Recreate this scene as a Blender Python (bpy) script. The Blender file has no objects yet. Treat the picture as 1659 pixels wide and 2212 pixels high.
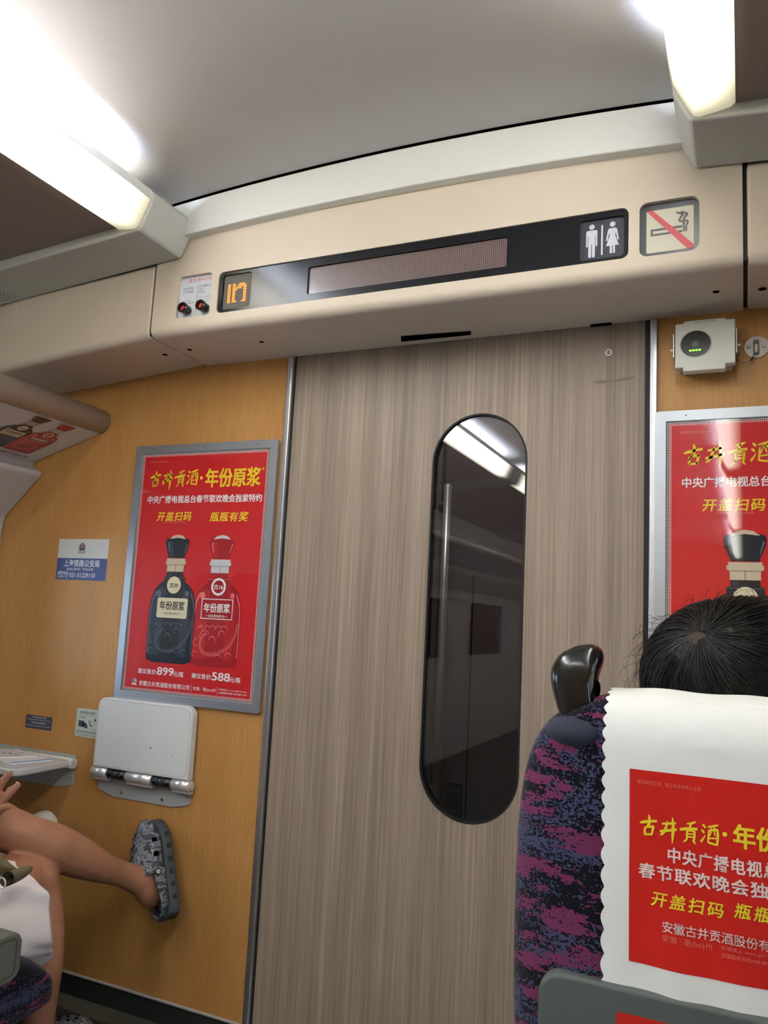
import bpy, bmesh, math, random
from mathutils import Vector, Matrix, noise
random.seed(7)
C = bpy.context.scene.collection
sc = bpy.context.scene
PI = math.pi

# ------------------------------------------------------------------ camera, world, exposure
F_PX, CX, CY = 1715.68, 829.5, 1106.0
CAM = Vector((0.0, -2.0, 1.18))
yaw, pit, rol = -0.42800747, 0.1341166, 0.05139686
fw = Vector((math.sin(yaw)*math.cos(pit), math.cos(yaw)*math.cos(pit), math.sin(pit)))
r0 = fw.cross(Vector((0, 0, 1))).normalized()
u0 = r0.cross(fw)
rt = r0*math.cos(rol) + u0*math.sin(rol)
up = -r0*math.sin(rol) + u0*math.cos(rol)
cam_d = bpy.data.cameras.new('camera'); cam = bpy.data.objects.new('camera', cam_d); C.objects.link(cam)
cam_d.sensor_fit = 'VERTICAL'; cam_d.sensor_height = 36.0; cam_d.lens = 36.0*F_PX/2212.0
cam_d.clip_start = 0.02
cy = sc.cycles; cy.max_bounces = 6; cy.diffuse_bounces = 3; cy.glossy_bounces = 3; cy.transparent_max_bounces = 8; cy.caustics_reflective = False; cy.caustics_refractive = False; cy.adaptive_threshold = 0.045
cam.matrix_world = Matrix(((rt.x, up.x, -fw.x, CAM.x), (rt.y, up.y, -fw.y, CAM.y), (rt.z, up.z, -fw.z, CAM.z), (0, 0, 0, 1)))
sc.camera = cam
sc.view_settings.view_transform = 'Standard'; sc.view_settings.look = 'None'
sc.view_settings.gamma = 1.0; sc.view_settings.use_curve_mapping = False
sc.view_settings.exposure = 1.80
TUBE_W = 48.0        # fluorescent tubes above the diffusers
DIFF_W = 4.6         # lit diffusers
SKY_W = 1.9          # overcast daylight outside the windows
VEST_W = 9.5         # added fill lamp that brightens the vestibule behind the door
w = bpy.data.worlds.new('world'); sc.world = w; w.use_nodes = True
w.node_tree.nodes['Background'].inputs[0].default_value = (0.72, 0.84, 1.0, 1)
w.node_tree.nodes['Background'].inputs[1].default_value = SKY_W

def ray(x, y): return rt*((x-CX)/F_PX) - up*((y-CY)/F_PX) + fw
def at(x, y, Y):
    d = ray(x, y); return CAM + d*((Y-CAM.y)/d.y)

# ------------------------------------------------------------------ materials
def s1(v):
    v /= 255.0
    return v/12.92 if v <= 0.04045 else ((v+0.055)/1.055)**2.4
def S(r, g, b): return (s1(r), s1(g), s1(b), 1.0)
MATS = {}
def mat(name, col=(200, 200, 200), rough=0.5, metal=0.0, coat=0.0, coat_r=0.03, spec=0.5, emit=None, estr=0.0, sss=0.0, sheen=0.0):
    if name in MATS: return MATS[name]
    m = bpy.data.materials.new(name); m.use_nodes = True
    b = m.node_tree.nodes['Principled BSDF']
    b.inputs['Base Color'].default_value = S(*col); b.inputs['Roughness'].default_value = rough
    b.inputs['Metallic'].default_value = metal; b.inputs['Coat Weight'].default_value = coat
    b.inputs['Coat Roughness'].default_value = coat_r; b.inputs['Specular IOR Level'].default_value = spec
    b.inputs['Sheen Weight'].default_value = sheen
    if sss:
        b.inputs['Subsurface Weight'].default_value = sss; b.inputs['Subsurface Radius'].default_value = (0.012, 0.005, 0.003)
        b.inputs['Subsurface Scale'].default_value = 0.6
    if emit:
        b.inputs['Emission Color'].default_value = S(*emit); b.inputs['Emission Strength'].default_value = estr
    MATS[name] = m
    return m
class NT:
    def __init__(s, m): s.t = m.node_tree; s.b = s.t.nodes['Principled BSDF']
    def n(s, typ, **kw):
        x = s.t.nodes.new(typ)
        for k, v in kw.items(): setattr(x, k, v)
        return x
    def l(s, a, b): s.t.links.new(a, b)
    def val(s, sock, v):
        if hasattr(v, 'is_output'): s.l(v, sock)
        else: sock.default_value = v
    def math(s, op, a, b=0.0, c=0.0, clamp=False):
        x = s.n('ShaderNodeMath', operation=op); x.use_clamp = clamp
        for i, v in enumerate((a, b, c)): s.val(x.inputs[i], v)
        return x.outputs[0]
    def mix(s, f, a, b):
        x = s.n('ShaderNodeMix', data_type='RGBA'); s.val(x.inputs[0], f); s.val(x.inputs[6], a); s.val(x.inputs[7], b)
        return x.outputs[2]
    def coord(s, kind='Object', scale=(1, 1, 1), rot=(0, 0, 0)):
        tc = s.n('ShaderNodeTexCoord'); mp = s.n('ShaderNodeMapping')
        mp.inputs['Scale'].default_value = scale; mp.inputs['Rotation'].default_value = rot
        s.l(tc.outputs[kind], mp.inputs['Vector']); return mp.outputs[0]
    def noise(s, vec, scale=5, detail=3, rough=0.5, dist=0.0):
        x = s.n('ShaderNodeTexNoise'); s.l(vec, x.inputs['Vector']); x.inputs['Scale'].default_value = scale
        x.inputs['Detail'].default_value = detail; x.inputs['Roughness'].default_value = rough; x.inputs['Distortion'].default_value = dist
        return x.outputs['Fac']
    def ramp(s, f, stops, interp='LINEAR'):
        x = s.n('ShaderNodeValToRGB'); s.l(f, x.inputs[0]); cr = x.color_ramp; cr.interpolation = interp
        while len(cr.elements) < len(stops): cr.elements.new(0.5)
        for e, (p, c) in zip(cr.elements, stops): e.position = p; e.color = c
        return x.outputs[0]
    def smooth(s, v, a, b):
        x = s.n('ShaderNodeMapRange', interpolation_type='SMOOTHSTEP'); s.val(x.inputs[0], v)
        x.inputs[1].default_value = a; x.inputs[2].default_value = b; return x.outputs[0]
    def bump(s, h, strength=0.2, dist=0.001):
        x = s.n('ShaderNodeBump'); x.inputs['Strength'].default_value = strength; x.inputs['Distance'].default_value = dist
        s.l(h, x.inputs['Height']); s.l(x.outputs[0], s.b.inputs['Normal'])
def base(t, c): t.l(c, t.b.inputs['Base Color'])

def m_wall_wood():
    m = mat('orange_wood_laminate', (196, 143, 80), 0.42, spec=0.35); t = NT(m)
    f = t.noise(t.coord(scale=(1, 1, 0.035)), 260, 4, 0.6)
    g = t.noise(t.coord(scale=(1, 1, 0.12)), 9, 3)
    f = t.math('ADD', t.math('MULTIPLY', f, 0.6), t.math('MULTIPLY', g, 0.4))
    base(t, t.ramp(f, [(0.32, S(183, 128, 66)), (0.68, S(208, 156, 92))]))
    return m
def m_door_wood():
    m = mat('grey_brown_door_laminate', (150, 132, 114), 0.45, spec=0.35); t = NT(m)
    f = t.noise(t.coord(scale=(1, 1, 0.012)), 170, 5, 0.65)
    g = t.noise(t.coord(scale=(1, 1, 0.02)), 22, 3, 0.6)
    k = t.math('ADD', t.math('MULTIPLY', f, 0.62), t.math('MULTIPLY', g, 0.38))
    base(t, t.ramp(k, [(0.34, S(129, 113, 99)), (0.5, S(157, 140, 123)), (0.66, S(182, 164, 144))]))
    return m
def m_plastic(name, col, rough=0.5, grain=0.06):
    m = mat(name, col, rough, spec=0.35)
    return m
def m_fabric():
    m = mat('purple_blue_seat_fabric', (40, 30, 60), 0.95, spec=0.1, sheen=0.15); t = NT(m)
    tc = t.n('ShaderNodeTexCoord')
    sn = t.n('ShaderNodeVectorMath', operation='SNAP'); t.l(tc.outputs['Object'], sn.inputs[0]); sn.inputs[1].default_value = (0.0016, 0.0016, 0.0016)
    def st(sx, sy, sz, off):
        mp = t.n('ShaderNodeMapping'); mp.inputs['Scale'].default_value = (sx, sy, sz); mp.inputs['Location'].default_value = off
        t.l(sn.outputs[0], mp.inputs['Vector']); return mp.outputs[0]
    a = t.noise(st(7, 7, 26, (0, 0, 0)), 1.0, 6, 0.75, 0.3)
    b = t.noise(st(7, 7, 22, (5, 2, 9)), 1.0, 6, 0.78, 0.3)
    d = t.noise(st(260, 260, 420, (0, 0, 0)), 1.0, 1)
    fine = t.math('ADD', t.math('MULTIPLY', t.math('SUBTRACT', d, 0.5), 0.62), b)
    isb = t.math('GREATER_THAN', fine, 0.535)
    c0 = t.mix(isb, S(12, 11, 22), S(70, 74, 104))
    ism = t.math('GREATER_THAN', t.math('ADD', t.math('MULTIPLY', t.math('SUBTRACT', d, 0.5), 0.12), a), 0.545)
    c1 = t.mix(ism, c0, S(120, 50, 90))
    tw = t.n('ShaderNodeTexWave'); t.l(t.coord(scale=(1, 1, 0.6), rot=(0, 0.7, 0)), tw.inputs['Vector']); tw.inputs['Scale'].default_value = 190
    c2 = t.mix(t.math('MULTIPLY', tw.outputs['Fac'], 0.28), c1, S(8, 8, 16))
    base(t, c2); t.bump(tw.outputs['Fac'], 0.4, 0.0008)
    return m
def m_camo():
    m = mat('grey_camouflage_foam', (110, 115, 120), 0.6, spec=0.3); t = NT(m)
    f = t.noise(t.coord(scale=(1, 1, 2.2)), 34, 2, 0.5, 0.8); g = t.noise(t.coord(scale=(1.6, 1, 1)), 48, 2, 0.5, 0.5)
    c = t.ramp(f, [(0.0, S(62, 66, 74)), (0.43, S(128, 130, 132)), (0.52, S(96, 102, 112)), (0.62, S(156, 158, 156))], 'CONSTANT')
    c = t.mix(t.math('GREATER_THAN', g, 0.6), c, S(54, 58, 66))
    base(t, c); return m
def m_skin(name, col):
    m = mat(name, col, 0.55, spec=0.3, sss=0.0); t = NT(m)
    f = t.noise(t.coord(), 14, 4, 0.6); c = S(*col)
    base(t, t.ramp(f, [(0.3, (c[0]*0.86, c[1]*0.82, c[2]*0.8, 1)), (0.7, (min(1, c[0]*1.1), c[1]*1.08, c[2]*1.06, 1))]))
    return m
def m_cloth(name, col, sc_=700, s=0.25):
    m = mat(name, col, 0.9, spec=0.15, sheen=0.1); t = NT(m)
    tw = t.n('ShaderNodeTexWave'); t.l(t.coord(rot=(0, 0.78, 0)), tw.inputs['Vector']); tw.inputs['Scale'].default_value = sc_/2
    t.bump(tw.outputs['Fac'], s, 0.0004)
    return m
def m_poster_sheet():
    m = mat('poster_print_red', (214, 26, 30), 0.5, coat=1.0, coat_r=0.025, spec=0.3); t = NT(m)
    tc = t.n('ShaderNodeTexCoord'); sp = t.n('ShaderNodeSeparateXYZ'); t.l(tc.outputs['UV'], sp.inputs[0])
    d = t.math('MINIMUM', t.math('SUBTRACT', 0.2455, t.math('ABSOLUTE', sp.outputs[0])), t.math('SUBTRACT', 0.3775, t.math('ABSOLUTE', sp.outputs[1])))
    mp = t.n('ShaderNodeMapping'); mp.inputs['Rotation'].default_value = (0, 0, PI/4); t.l(tc.outputs['UV'], mp.inputs['Vector'])
    ck = t.n('ShaderNodeTexChecker'); t.l(mp.outputs[0], ck.inputs['Vector']); ck.inputs['Scale'].default_value = 330
    ck.inputs['Color1'].default_value = (1, 1, 1, 1); ck.inputs['Color2'].default_value = (0, 0, 0, 1)
    outer = t.mix(ck.outputs['Fac'], S(205, 205, 205), S(38, 16, 18))
    inner = t.mix(ck.outputs['Fac'], S(222, 190, 190), S(198, 26, 32))
    red = S(205, 24, 28)
    c = t.mix(t.math('GREATER_THAN', d, 0.0065), outer, inner)
    c = t.mix(t.math('GREATER_THAN', d, 0.0125), c, red)
    base(t, c); return m
def m_diffuser():
    m = mat('lit_lamp_diffuser', (240, 236, 215), 0.5); t = NT(m)
    tc = t.n('ShaderNodeTexCoord'); sp = t.n('ShaderNodeSeparateXYZ'); t.l(tc.outputs['Object'], sp.inputs[0])
    yy = t.math('MODULO', t.math('SUBTRACT', -0.45, sp.outputs[1]), 3.0)
    f1 = t.math('MULTIPLY', t.smooth(yy, 0.0, 0.24), t.math('SUBTRACT', 1.0, t.smooth(yy, 2.62, 2.8)))
    a = t.math('ABSOLUTE', t.math('ADD', sp.outputs[0], 0.78))
    f2 = t.math('SUBTRACT', 1.0, t.smooth(a, 0.705, 0.778))
    f = t.math('MULTIPLY', f1, t.math('ADD', t.math('MULTIPLY', f2, 0.85), 0.15))
    t.l(t.mix(f, (1.0, 0.93, 0.66, 1), (1.0, 0.975, 0.90, 1)), t.b.inputs['Emission Color'])
    t.l(t.math('ADD', t.math('MULTIPLY', f, DIFF_W), 0.12), t.b.inputs['Emission Strength'])
    return m
def m_glass(name, tint, refl=1.6):
    m = bpy.data.materials.new(name); m.use_nodes = True; nt = m.node_tree
    nt.nodes.remove(nt.nodes['Principled BSDF']); out = nt.nodes['Material Output']
    tr = nt.nodes.new('ShaderNodeBsdfTransparent'); tr.inputs[0].default_value = tint
    gl = nt.nodes.new('ShaderNodeBsdfGlossy'); gl.inputs['Roughness'].default_value = 0.012; gl.inputs[0].default_value = (1, 1, 1, 1)
    fr = nt.nodes.new('ShaderNodeFresnel'); fr.inputs[0].default_value = refl
    mx = nt.nodes.new('ShaderNodeMixShader')
    nt.links.new(fr.outputs[0], mx.inputs[0]); nt.links.new(tr.outputs[0], mx.inputs[1]); nt.links.new(gl.outputs[0], mx.inputs[2])
    nt.links.new(mx.outputs[0], out.inputs[0]); return m
def m_led_grid():
    m = mat('dot_matrix_screen', (120, 98, 92), 0.3, coat=0.6, coat_r=0.08); t = NT(m)
    tc = t.n('ShaderNodeTexCoord'); sp = t.n('ShaderNodeSeparateXYZ'); t.l(tc.outputs['Object'], sp.inputs[0])
    def line(c): return t.math('LESS_THAN', t.math('FRACT', t.math('MULTIPLY', c, 1/0.0048)), 0.3)
    g = t.math('MAXIMUM', line(t.math('ADD', sp.outputs[0], 5.0)), line(sp.outputs[2]))
    base(t, t.mix(g, S(142, 118, 112), S(48, 40, 40))); return m

MW = m_wall_wood(); MD = m_door_wood()
BEIGE = m_plastic('beige_fascia_plastic', (214, 199, 178), 0.5)
CEIL = m_plastic('pale_ceiling_panel', (216, 214, 213), 0.6)
COVE = m_plastic('white_cove_panel', (224, 224, 216), 0.5)
TAUPE = m_plastic('taupe_side_ceiling', (150, 134, 126), 0.6)
BRKT = m_plastic('grey_lamp_bracket', (196, 195, 186), 0.5)
WARMGREY = m_plastic('warm_grey_plastic', (190, 182, 175), 0.5)
RACKW = m_plastic('cream_rack_board', (226, 222, 212), 0.4)
WHITEP = m_plastic('white_table_plastic', (224, 225, 222), 0.42)
ALU = mat('brushed_aluminium', (196, 198, 200), 0.32, 0.9)
ALUM = mat('matt_silver_frame', (176, 182, 188), 0.36, 0.75)
CHROME = mat('bright_satin_metal', (232, 232, 232), 0.3, 0.55)
DARKMET = mat('dark_grey_metal', (70, 72, 76), 0.4, 0.6)
BLACK = mat('black_rubber', (14, 14, 15), 0.6)
BLACKG = mat('black_gloss_plastic', (16, 16, 15), 0.22, coat=0.4, coat_r=0.1)
HOLE = mat('dark_hole', (6, 6, 6), 0.9, spec=0.0)
PANELBLK = mat('black_display_glass', (24, 26, 30), 0.2, spec=0.4)
FAB = m_fabric(); CAMO = m_camo()
SHELL = m_plastic('grey_green_seat_shell', (86, 92, 88), 0.55, 0.15)
ARMP = m_plastic('grey_armrest_plastic', (102, 103, 92), 0.5, 0.1)
SKIN = m_skin('tanned_skin', (172, 122, 94)); SKIN2 = m_skin('light_skin', (205, 160, 132))
NAIL = mat('nail', (214, 160, 140), 0.3)
COVER = m_cloth('white_cover_cloth', (238, 238, 232))
SHORTS = m_cloth('white_shorts_cotton', (240, 228, 222), 500)
OLIVE = m_cloth('olive_webbing', (112, 100, 70), 900, 0.5)
PRED = m_cloth('red_cloth_print', (206, 36, 26)); PYEL = m_cloth('yellow_cloth_print', (240, 214, 50)); PWHT = m_cloth('pale_cloth_print', (240, 214, 206))
PFAINT = m_cloth('faint_cloth_print', (226, 120, 104))
K = dict(coat=1.0, coat_r=0.025, spec=0.3)
SHEET = m_poster_sheet()
INKY = mat('yellow_poster_ink', (240, 206, 40), 0.5, **K); INKW = mat('white_poster_ink', (240, 236, 234), 0.5, **K)
INKF = mat('faint_poster_ink', (228, 130, 110), 0.5, **K)
INKB = mat('black_bottle_ink', (24, 28, 36), 0.5, **K); INKBH = mat('slate_highlight_ink', (92, 104, 118), 0.5, **K)
INKR = mat('red_bottle_ink', (166, 14, 22), 0.5, **K); INKRH = mat('pink_highlight_ink', (232, 120, 118), 0.5, **K)
INKRD = mat('dark_red_ink', (140, 14, 22), 0.5, **K)
INKC = mat('cream_label_ink', (226, 214, 176), 0.5, **K); INKG = mat('gold_collar_ink', (206, 188, 158), 0.5, **K)
INKS = mat('silver_collar_ink', (206, 204, 204), 0.5, **K); INKBL = mat('blue_emblem_ink', (40, 110, 150), 0.5, **K)
DIFF = m_diffuser()
TUBE = mat('fluorescent_tube', (250, 250, 250), 0.4, emit=(212, 228, 255), estr=TUBE_W)
DGLASS = m_glass('dark_door_glass', (0.5, 0.5, 0.52, 1), 1.75)
WGLASS = m_glass('window_glass', (0.9, 0.93, 0.95, 1), 1.45)

# ------------------------------------------------------------------ mesh builder
TEXT_CACHE = {}
def text_data(body, bold=0.0, shear=0.0, spacing=1.0):
    key = (body, bold, shear, spacing)
    if key not in TEXT_CACHE:
        c = bpy.data.curves.new('t', 'FONT'); c.body = body; c.size = 1.0; c.offset = bold; c.shear = shear
        c.resolution_u = 3; c.space_character = spacing
        o = bpy.data.objects.new('t', c); C.objects.link(o)
        dg = bpy.context.evaluated_depsgraph_get()
        me = bpy.data.meshes.new_from_object(o.evaluated_get(dg))
        vs = [(v.co.x, v.co.y) for v in me.vertices]; fs = [tuple(p.vertices) for p in me.polygons]
        bpy.data.objects.remove(o); bpy.data.curves.remove(c); bpy.data.meshes.remove(me)
        TEXT_CACHE[key] = (vs, fs)
    return TEXT_CACHE[key]

class Frame:
    """plane with origin, x axis, y axis and outward normal"""
    def __init__(s, o, ex=(1, 0, 0), ey=(0, 0, 1)):
        s.o = Vector(o); s.ex = Vector(ex); s.ey = Vector(ey); s.n = s.ex.cross(s.ey)
    def p(s, u, v, h=0.0): return s.o + s.ex*u + s.ey*v + s.n*h

class MB:
    def __init__(s): s.v = []; s.f = []; s.m = []; s.sm = []
    def add(s, vs, fs, mi=0, smooth=False):
        k = len(s.v); s.v += [Vector(v) for v in vs]
        for f in fs: s.f.append(tuple(i+k for i in f)); s.m.append(mi); s.sm.append(smooth)
        return s
    def box(s, a, b, mi=0):
        x0, y0, z0 = (min(a[i], b[i]) for i in range(3)); x1, y1, z1 = (max(a[i], b[i]) for i in range(3))
        return s.add([(x0, y0, z0), (x1, y0, z0), (x1, y1, z0), (x0, y1, z0), (x0, y0, z1), (x1, y0, z1), (x1, y1, z1), (x0, y1, z1)],
                     [(0, 3, 2, 1), (4, 5, 6, 7), (0, 1, 5, 4), (1, 2, 6, 5), (2, 3, 7, 6), (3, 0, 4, 7)], mi)
    def extrude(s, pts, d, mi=0, smooth=False):
        """closed loop of 3-D points pushed along vector d"""
        n = len(pts); d = Vector(d); P = [Vector(p) for p in pts]
        s.add(P + [p+d for p in P], [tuple(range(n))[::-1], tuple(range(n, 2*n))], mi)
        k = len(s.v)-2*n
        for i in range(n):
            j = (i+1) % n; s.f.append((k+i, k+j, k+n+j, k+n+i)); s.m.append(mi); s.sm.append(smooth)
        return s
    def xz(s, prof, y0, y1, mi=0, smooth=False): return s.extrude([(x, y0, z) for x, z in prof], (0, y1-y0, 0), mi, smooth)
    def yz(s, prof, x0, x1, mi=0, smooth=False): return s.extrude([(x0, y, z) for y, z in prof], (x1-x0, 0, 0), mi, smooth)
    def poly(s, fr, pts, h=0.0, mi=0, th=0.0):
        if th: return s.extrude([fr.p(u, v, h-th) for u, v in pts], fr.n*th, mi)
        return s.add([fr.p(u, v, h) for u, v in pts], [tuple(range(len(pts)))], mi)
    def text(s, fr, body, u0, u1, v0, v1, h=0.0, bold=0.0, shear=0.0, mi=0, fn=None, spacing=1.0):
        vs, fs = text_data(body, min(bold, 0.004), shear, spacing)
        if not vs: return s
        xs = [a for a, b in vs]; ys = [b for a, b in vs]; x0, x1, y0, y1 = min(xs), max(xs), min(ys), max(ys)
        q = [(u0+(a-x0)/(x1-x0)*(u1-u0), v0+(b-y0)/(y1-y0)*(v1-v0)) for a, b in vs]
        if bold > 0.006:
            bw = bold*(y1-y0 and (v1-v0)/(y1-y0))*0.8
            offs = [(-bw, -bw*0.7), (bw, bw*0.7), (-bw, bw*0.7), (bw, -bw*0.7)]
        else: offs = [(0, 0)]
        for i, (da, db) in enumerate(offs):
            s.add([fn(a+da, b+db) for a, b in q] if fn else [fr.p(a+da, b+db, h+i*0.00002) for a, b in q], fs, mi)
        return s
    def tube(s, pts, rad, n=10, mi=0, caps=True, smooth=True, flat=None):
        P = [Vector(p) for p in pts]; R = rad if isinstance(rad, (list, tuple)) else [rad]*len(P); k = len(s.v)
        prev = None
        for i, p in enumerate(P):
            t = (P[min(i+1, len(P)-1)]-P[max(i-1, 0)]).normalized()
            if prev is None:
                a = Vector((0, 0, 1)) if abs(t.z) < 0.9 else Vector((1, 0, 0)); e = t.cross(a).normalized()
            else: e = (prev - t*prev.dot(t)).normalized()
            prev = e; b = t.cross(e)
            for j in range(n):
                an = 2*PI*j/n; q = e*math.cos(an) + b*math.sin(an)*(flat or 1.0); s.v.append(p+q*R[i])
        for i in range(len(P)-1):
            for j in range(n):
                j2 = (j+1) % n; s.f.append((k+i*n+j, k+i*n+j2, k+(i+1)*n+j2, k+(i+1)*n+j)); s.m.append(mi); s.sm.append(smooth)
        if caps:
            s.f.append(tuple(k+j for j in range(n))[::-1]); s.m.append(mi); s.sm.append(False)
            s.f.append(tuple(k+(len(P)-1)*n+j for j in range(n))); s.m.append(mi); s.sm.append(False)
        return s
    def rings(s, rings, mi=0, smooth=True, cap0=True, cap1=True):
        n = len(rings[0]); k = len(s.v)
        for r in rings: s.v += [Vector(p) for p in r]
        for i in range(len(rings)-1):
            for j in range(n):
                j2 = (j+1) % n; s.f.append((k+i*n+j, k+i*n+j2, k+(i+1)*n+j2, k+(i+1)*n+j)); s.m.append(mi); s.sm.append(smooth)
        if cap0: s.f.append(tuple(k+j for j in range(n))[::-1]); s.m.append(mi); s.sm.append(smooth)
        if cap1: s.f.append(tuple(k+(len(rings)-1)*n+j for j in range(n))); s.m.append(mi); s.sm.append(smooth)
        return s
    def grid(s, rows, mi=0, smooth=True):
        k = len(s.v); n = len(rows[0])
        for r in rows: s.v += [Vector(p) for p in r]
        for i in range(len(rows)-1):
            for j in range(n-1): s.f.append((k+i*n+j, k+i*n+j+1, k+(i+1)*n+j+1, k+(i+1)*n+j)); s.m.append(mi); s.sm.append(smooth)
        return s
    def ball(s, c, r, n=12, mi=0):
        c = Vector(c); r = Vector((r, r, r)) if not hasattr(r, '__len__') else Vector(r)
        rings = []
        for i in range(1, n):
            ph = PI*i/n
            rings.append([c+Vector((r.x*math.sin(ph)*math.cos(2*PI*j/(2*n)), r.y*math.sin(ph)*math.sin(2*PI*j/(2*n)), r.z*math.cos(ph))) for j in range(2*n)])
        return s.rings(rings, mi)
    def build(s, name, mats, parent=None, bevel=0.0, seg=2, subsurf=0, auto=None):
        me = bpy.data.meshes.new(name); me.from_pydata([tuple(v) for v in s.v], [], s.f)
        for m in (mats if isinstance(mats, (list, tuple)) else [mats]): me.materials.append(m)
        for p, mi, sm in zip(me.polygons, s.m, s.sm): p.material_index = mi; p.use_smooth = sm
        me.update()
        bm = bmesh.new(); bm.from_mesh(me); bmesh.ops.recalc_face_normals(bm, faces=bm.faces); bm.to_mesh(me); bm.free()
        o = bpy.data.objects.new(name, me); C.objects.link(o)
        if bevel:
            b = o.modifiers.new('b', 'BEVEL'); b.width = bevel; b.segments = seg; b.limit_method = 'ANGLE'; b.angle_limit = math.radians(35)
            b.harden_normals = False
            for p in me.polygons: p.use_smooth = True
            o.modifiers.new('w', 'WEIGHTED_NORMAL')
        if subsurf:
            q = o.modifiers.new('s', 'SUBSURF'); q.levels = subsurf; q.render_levels = subsurf
        if parent: par(o, parent)
        return o
def letters(parent, name, m, items, fr=None, fn=None, h=0.0):
    """each line of print is a part of its own: (text, u0, u1, v0, v1, bold, shear, spacing)"""
    for it in items:
        body, u0, u1, v0, v1 = it[:5]; bold = it[5] if len(it) > 5 else 0.0; shear = it[6] if len(it) > 6 else 0.0; sp = it[7] if len(it) > 7 else 1.0
        MB().text(fr, body, u0, u1, v0, v1, h, bold, shear, 0, fn, sp).build(name, m, parent)
def world_of(o):
    m = Matrix.Translation(o.location)
    while o.parent: o = o.parent; m = Matrix.Translation(o.location) @ m
    return m
def par(o, p):
    o.parent = p; o.matrix_parent_inverse = Matrix.Translation(-p.location) if p.type == 'EMPTY' else Matrix()
    # parts are built in world coordinates; a mesh parent keeps its own origin at the world origin under its empty
    return o
def thing(name, label, cat, loc=(0, 0, 0), group=None):
    o = bpy.data.objects.new(name, None); C.objects.link(o); o.location = loc; o.empty_display_size = 0.05
    o['label'] = label; o['category'] = cat
    if group: o['group'] = group
    return o
def tag(o, label, cat, group=None):
    o['label'] = label; o['category'] = cat
    if group: o['group'] = group
    return o
def struct(o, label=None, cat=None):
    o['kind'] = 'structure'
    if label: o['label'] = label
    if cat: o['category'] = cat
    return o

def rrect(u0, u1, v0, v1, r, n=5):
    pts = []
    for cx, cy, a0 in ((u1-r, v1-r, 0), (u0+r, v1-r, 90), (u0+r, v0+r, 180), (u1-r, v0+r, 270)):
        for i in range(n+1):
            a = math.radians(a0+90*i/n); pts.append((cx+r*math.cos(a), cy+r*math.sin(a)))
    return pts
def circ(u, v, r, n=24, ry=None): return [(u+r*math.cos(2*PI*i/n), v+(ry or r)*math.sin(2*PI*i/n)) for i in range(n)]
def stadium(u, v0, v1, r, n=20):
    return [(u+r*math.cos(PI*i/n), v1-r+r*math.sin(PI*i/n)) for i in range(n+1)] + [(u+r*math.cos(PI+PI*i/n), v0+r+r*math.sin(PI+PI*i/n)) for i in range(n+1)]
def ribbon(pts, ws):
    """2-D brush stroke outline"""
    L = []; R = []
    for i, (x, y) in enumerate(pts):
        a = pts[max(i-1, 0)]; b = pts[min(i+1, len(pts)-1)]; dx, dy = b[0]-a[0], b[1]-a[1]; l = math.hypot(dx, dy) or 1
        nx, ny = -dy/l, dx/l; h = ws[i]/2; L.append((x+nx*h, y+ny*h)); R.append((x-nx*h, y-ny*h))
    return L + R[::-1]
def plate(mb, fr, outer, holes, h, th, mi=0):
    """flat plate with holes: outline polygons in the frame, front at height h, thickness th"""
    c = bpy.data.curves.new('p', 'CURVE'); c.dimensions = '2D'; c.fill_mode = 'BOTH'; c.extrude = th/2
    for loop in [outer]+holes:
        sp = c.splines.new('POLY'); sp.points.add(len(loop)-1); sp.use_cyclic_u = True
        for q, (u, v) in zip(sp.points, loop): q.co = (u, v, 0, 1)
    o = bpy.data.objects.new('p', c); C.objects.link(o); dg = bpy.context.evaluated_depsgraph_get()
    me = bpy.data.meshes.new_from_object(o.evaluated_get(dg))
    mb.add([fr.p(v.co.x, v.co.y, h-th/2+v.co.z) for v in me.vertices], [tuple(p.vertices) for p in me.polygons], mi)
    bpy.data.objects.remove(o); bpy.data.curves.remove(c); bpy.data.meshes.remove(me)
    return mb
def crom(P, n=6):
    """smooth path through (x, y, z, ...) tuples"""
    out = []
    for i in range(len(P)-1):
        a, b, c, d = P[max(i-1, 0)], P[i], P[i+1], P[min(i+2, len(P)-1)]
        for k in range(n):
            t = k/n
            out.append(tuple(0.5*((2*b[j])+(-a[j]+c[j])*t+(2*a[j]-5*b[j]+4*c[j]-d[j])*t*t+(-a[j]+3*b[j]-3*c[j]+d[j])*t**3) for j in range(len(b))))
    out.append(tuple(P[-1])); return out
def apply_mods(o):
    dg = bpy.context.evaluated_depsgraph_get(); me = bpy.data.meshes.new_from_object(o.evaluated_get(dg))
    old = o.data; o.modifiers.clear(); o.data = me; bpy.data.meshes.remove(old)
    for p in me.polygons: p.use_smooth = True
    return o
def limbs(mb, chains, n=14):
    for ch in chains:
        q = crom([tuple(c) for c in ch], 5)
        mb.tube([c[:3] for c in q], [max(c[3], 0.002) for c in q], n)
        mb.ball(q[0][:3], q[0][3]*0.98, 6); mb.ball(q[-1][:3], q[-1][3]*0.98, 6)
def blob(name, mb, m, parent, voxel=0.006, it=6):
    o = mb.build(name, m, None); r = o.modifiers.new('r', 'REMESH'); r.mode = 'VOXEL'; r.voxel_size = voxel; r.use_smooth_shade = True
    s = o.modifiers.new('s', 'SMOOTH'); s.factor = 0.5; s.iterations = it
    apply_mods(o)
    if not o.data.materials: o.data.materials.append(m)
    if parent: par(o, parent)
    return o
WALL = Frame((0, 0, 0))                       # the end wall: u = x, v = z, height towards the seats
XC = -0.78                                    # middle of the coach
def mx(x): return 2*XC - x
def mirror(prof): return [(mx(x), z) for x, z in prof][::-1]

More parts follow.
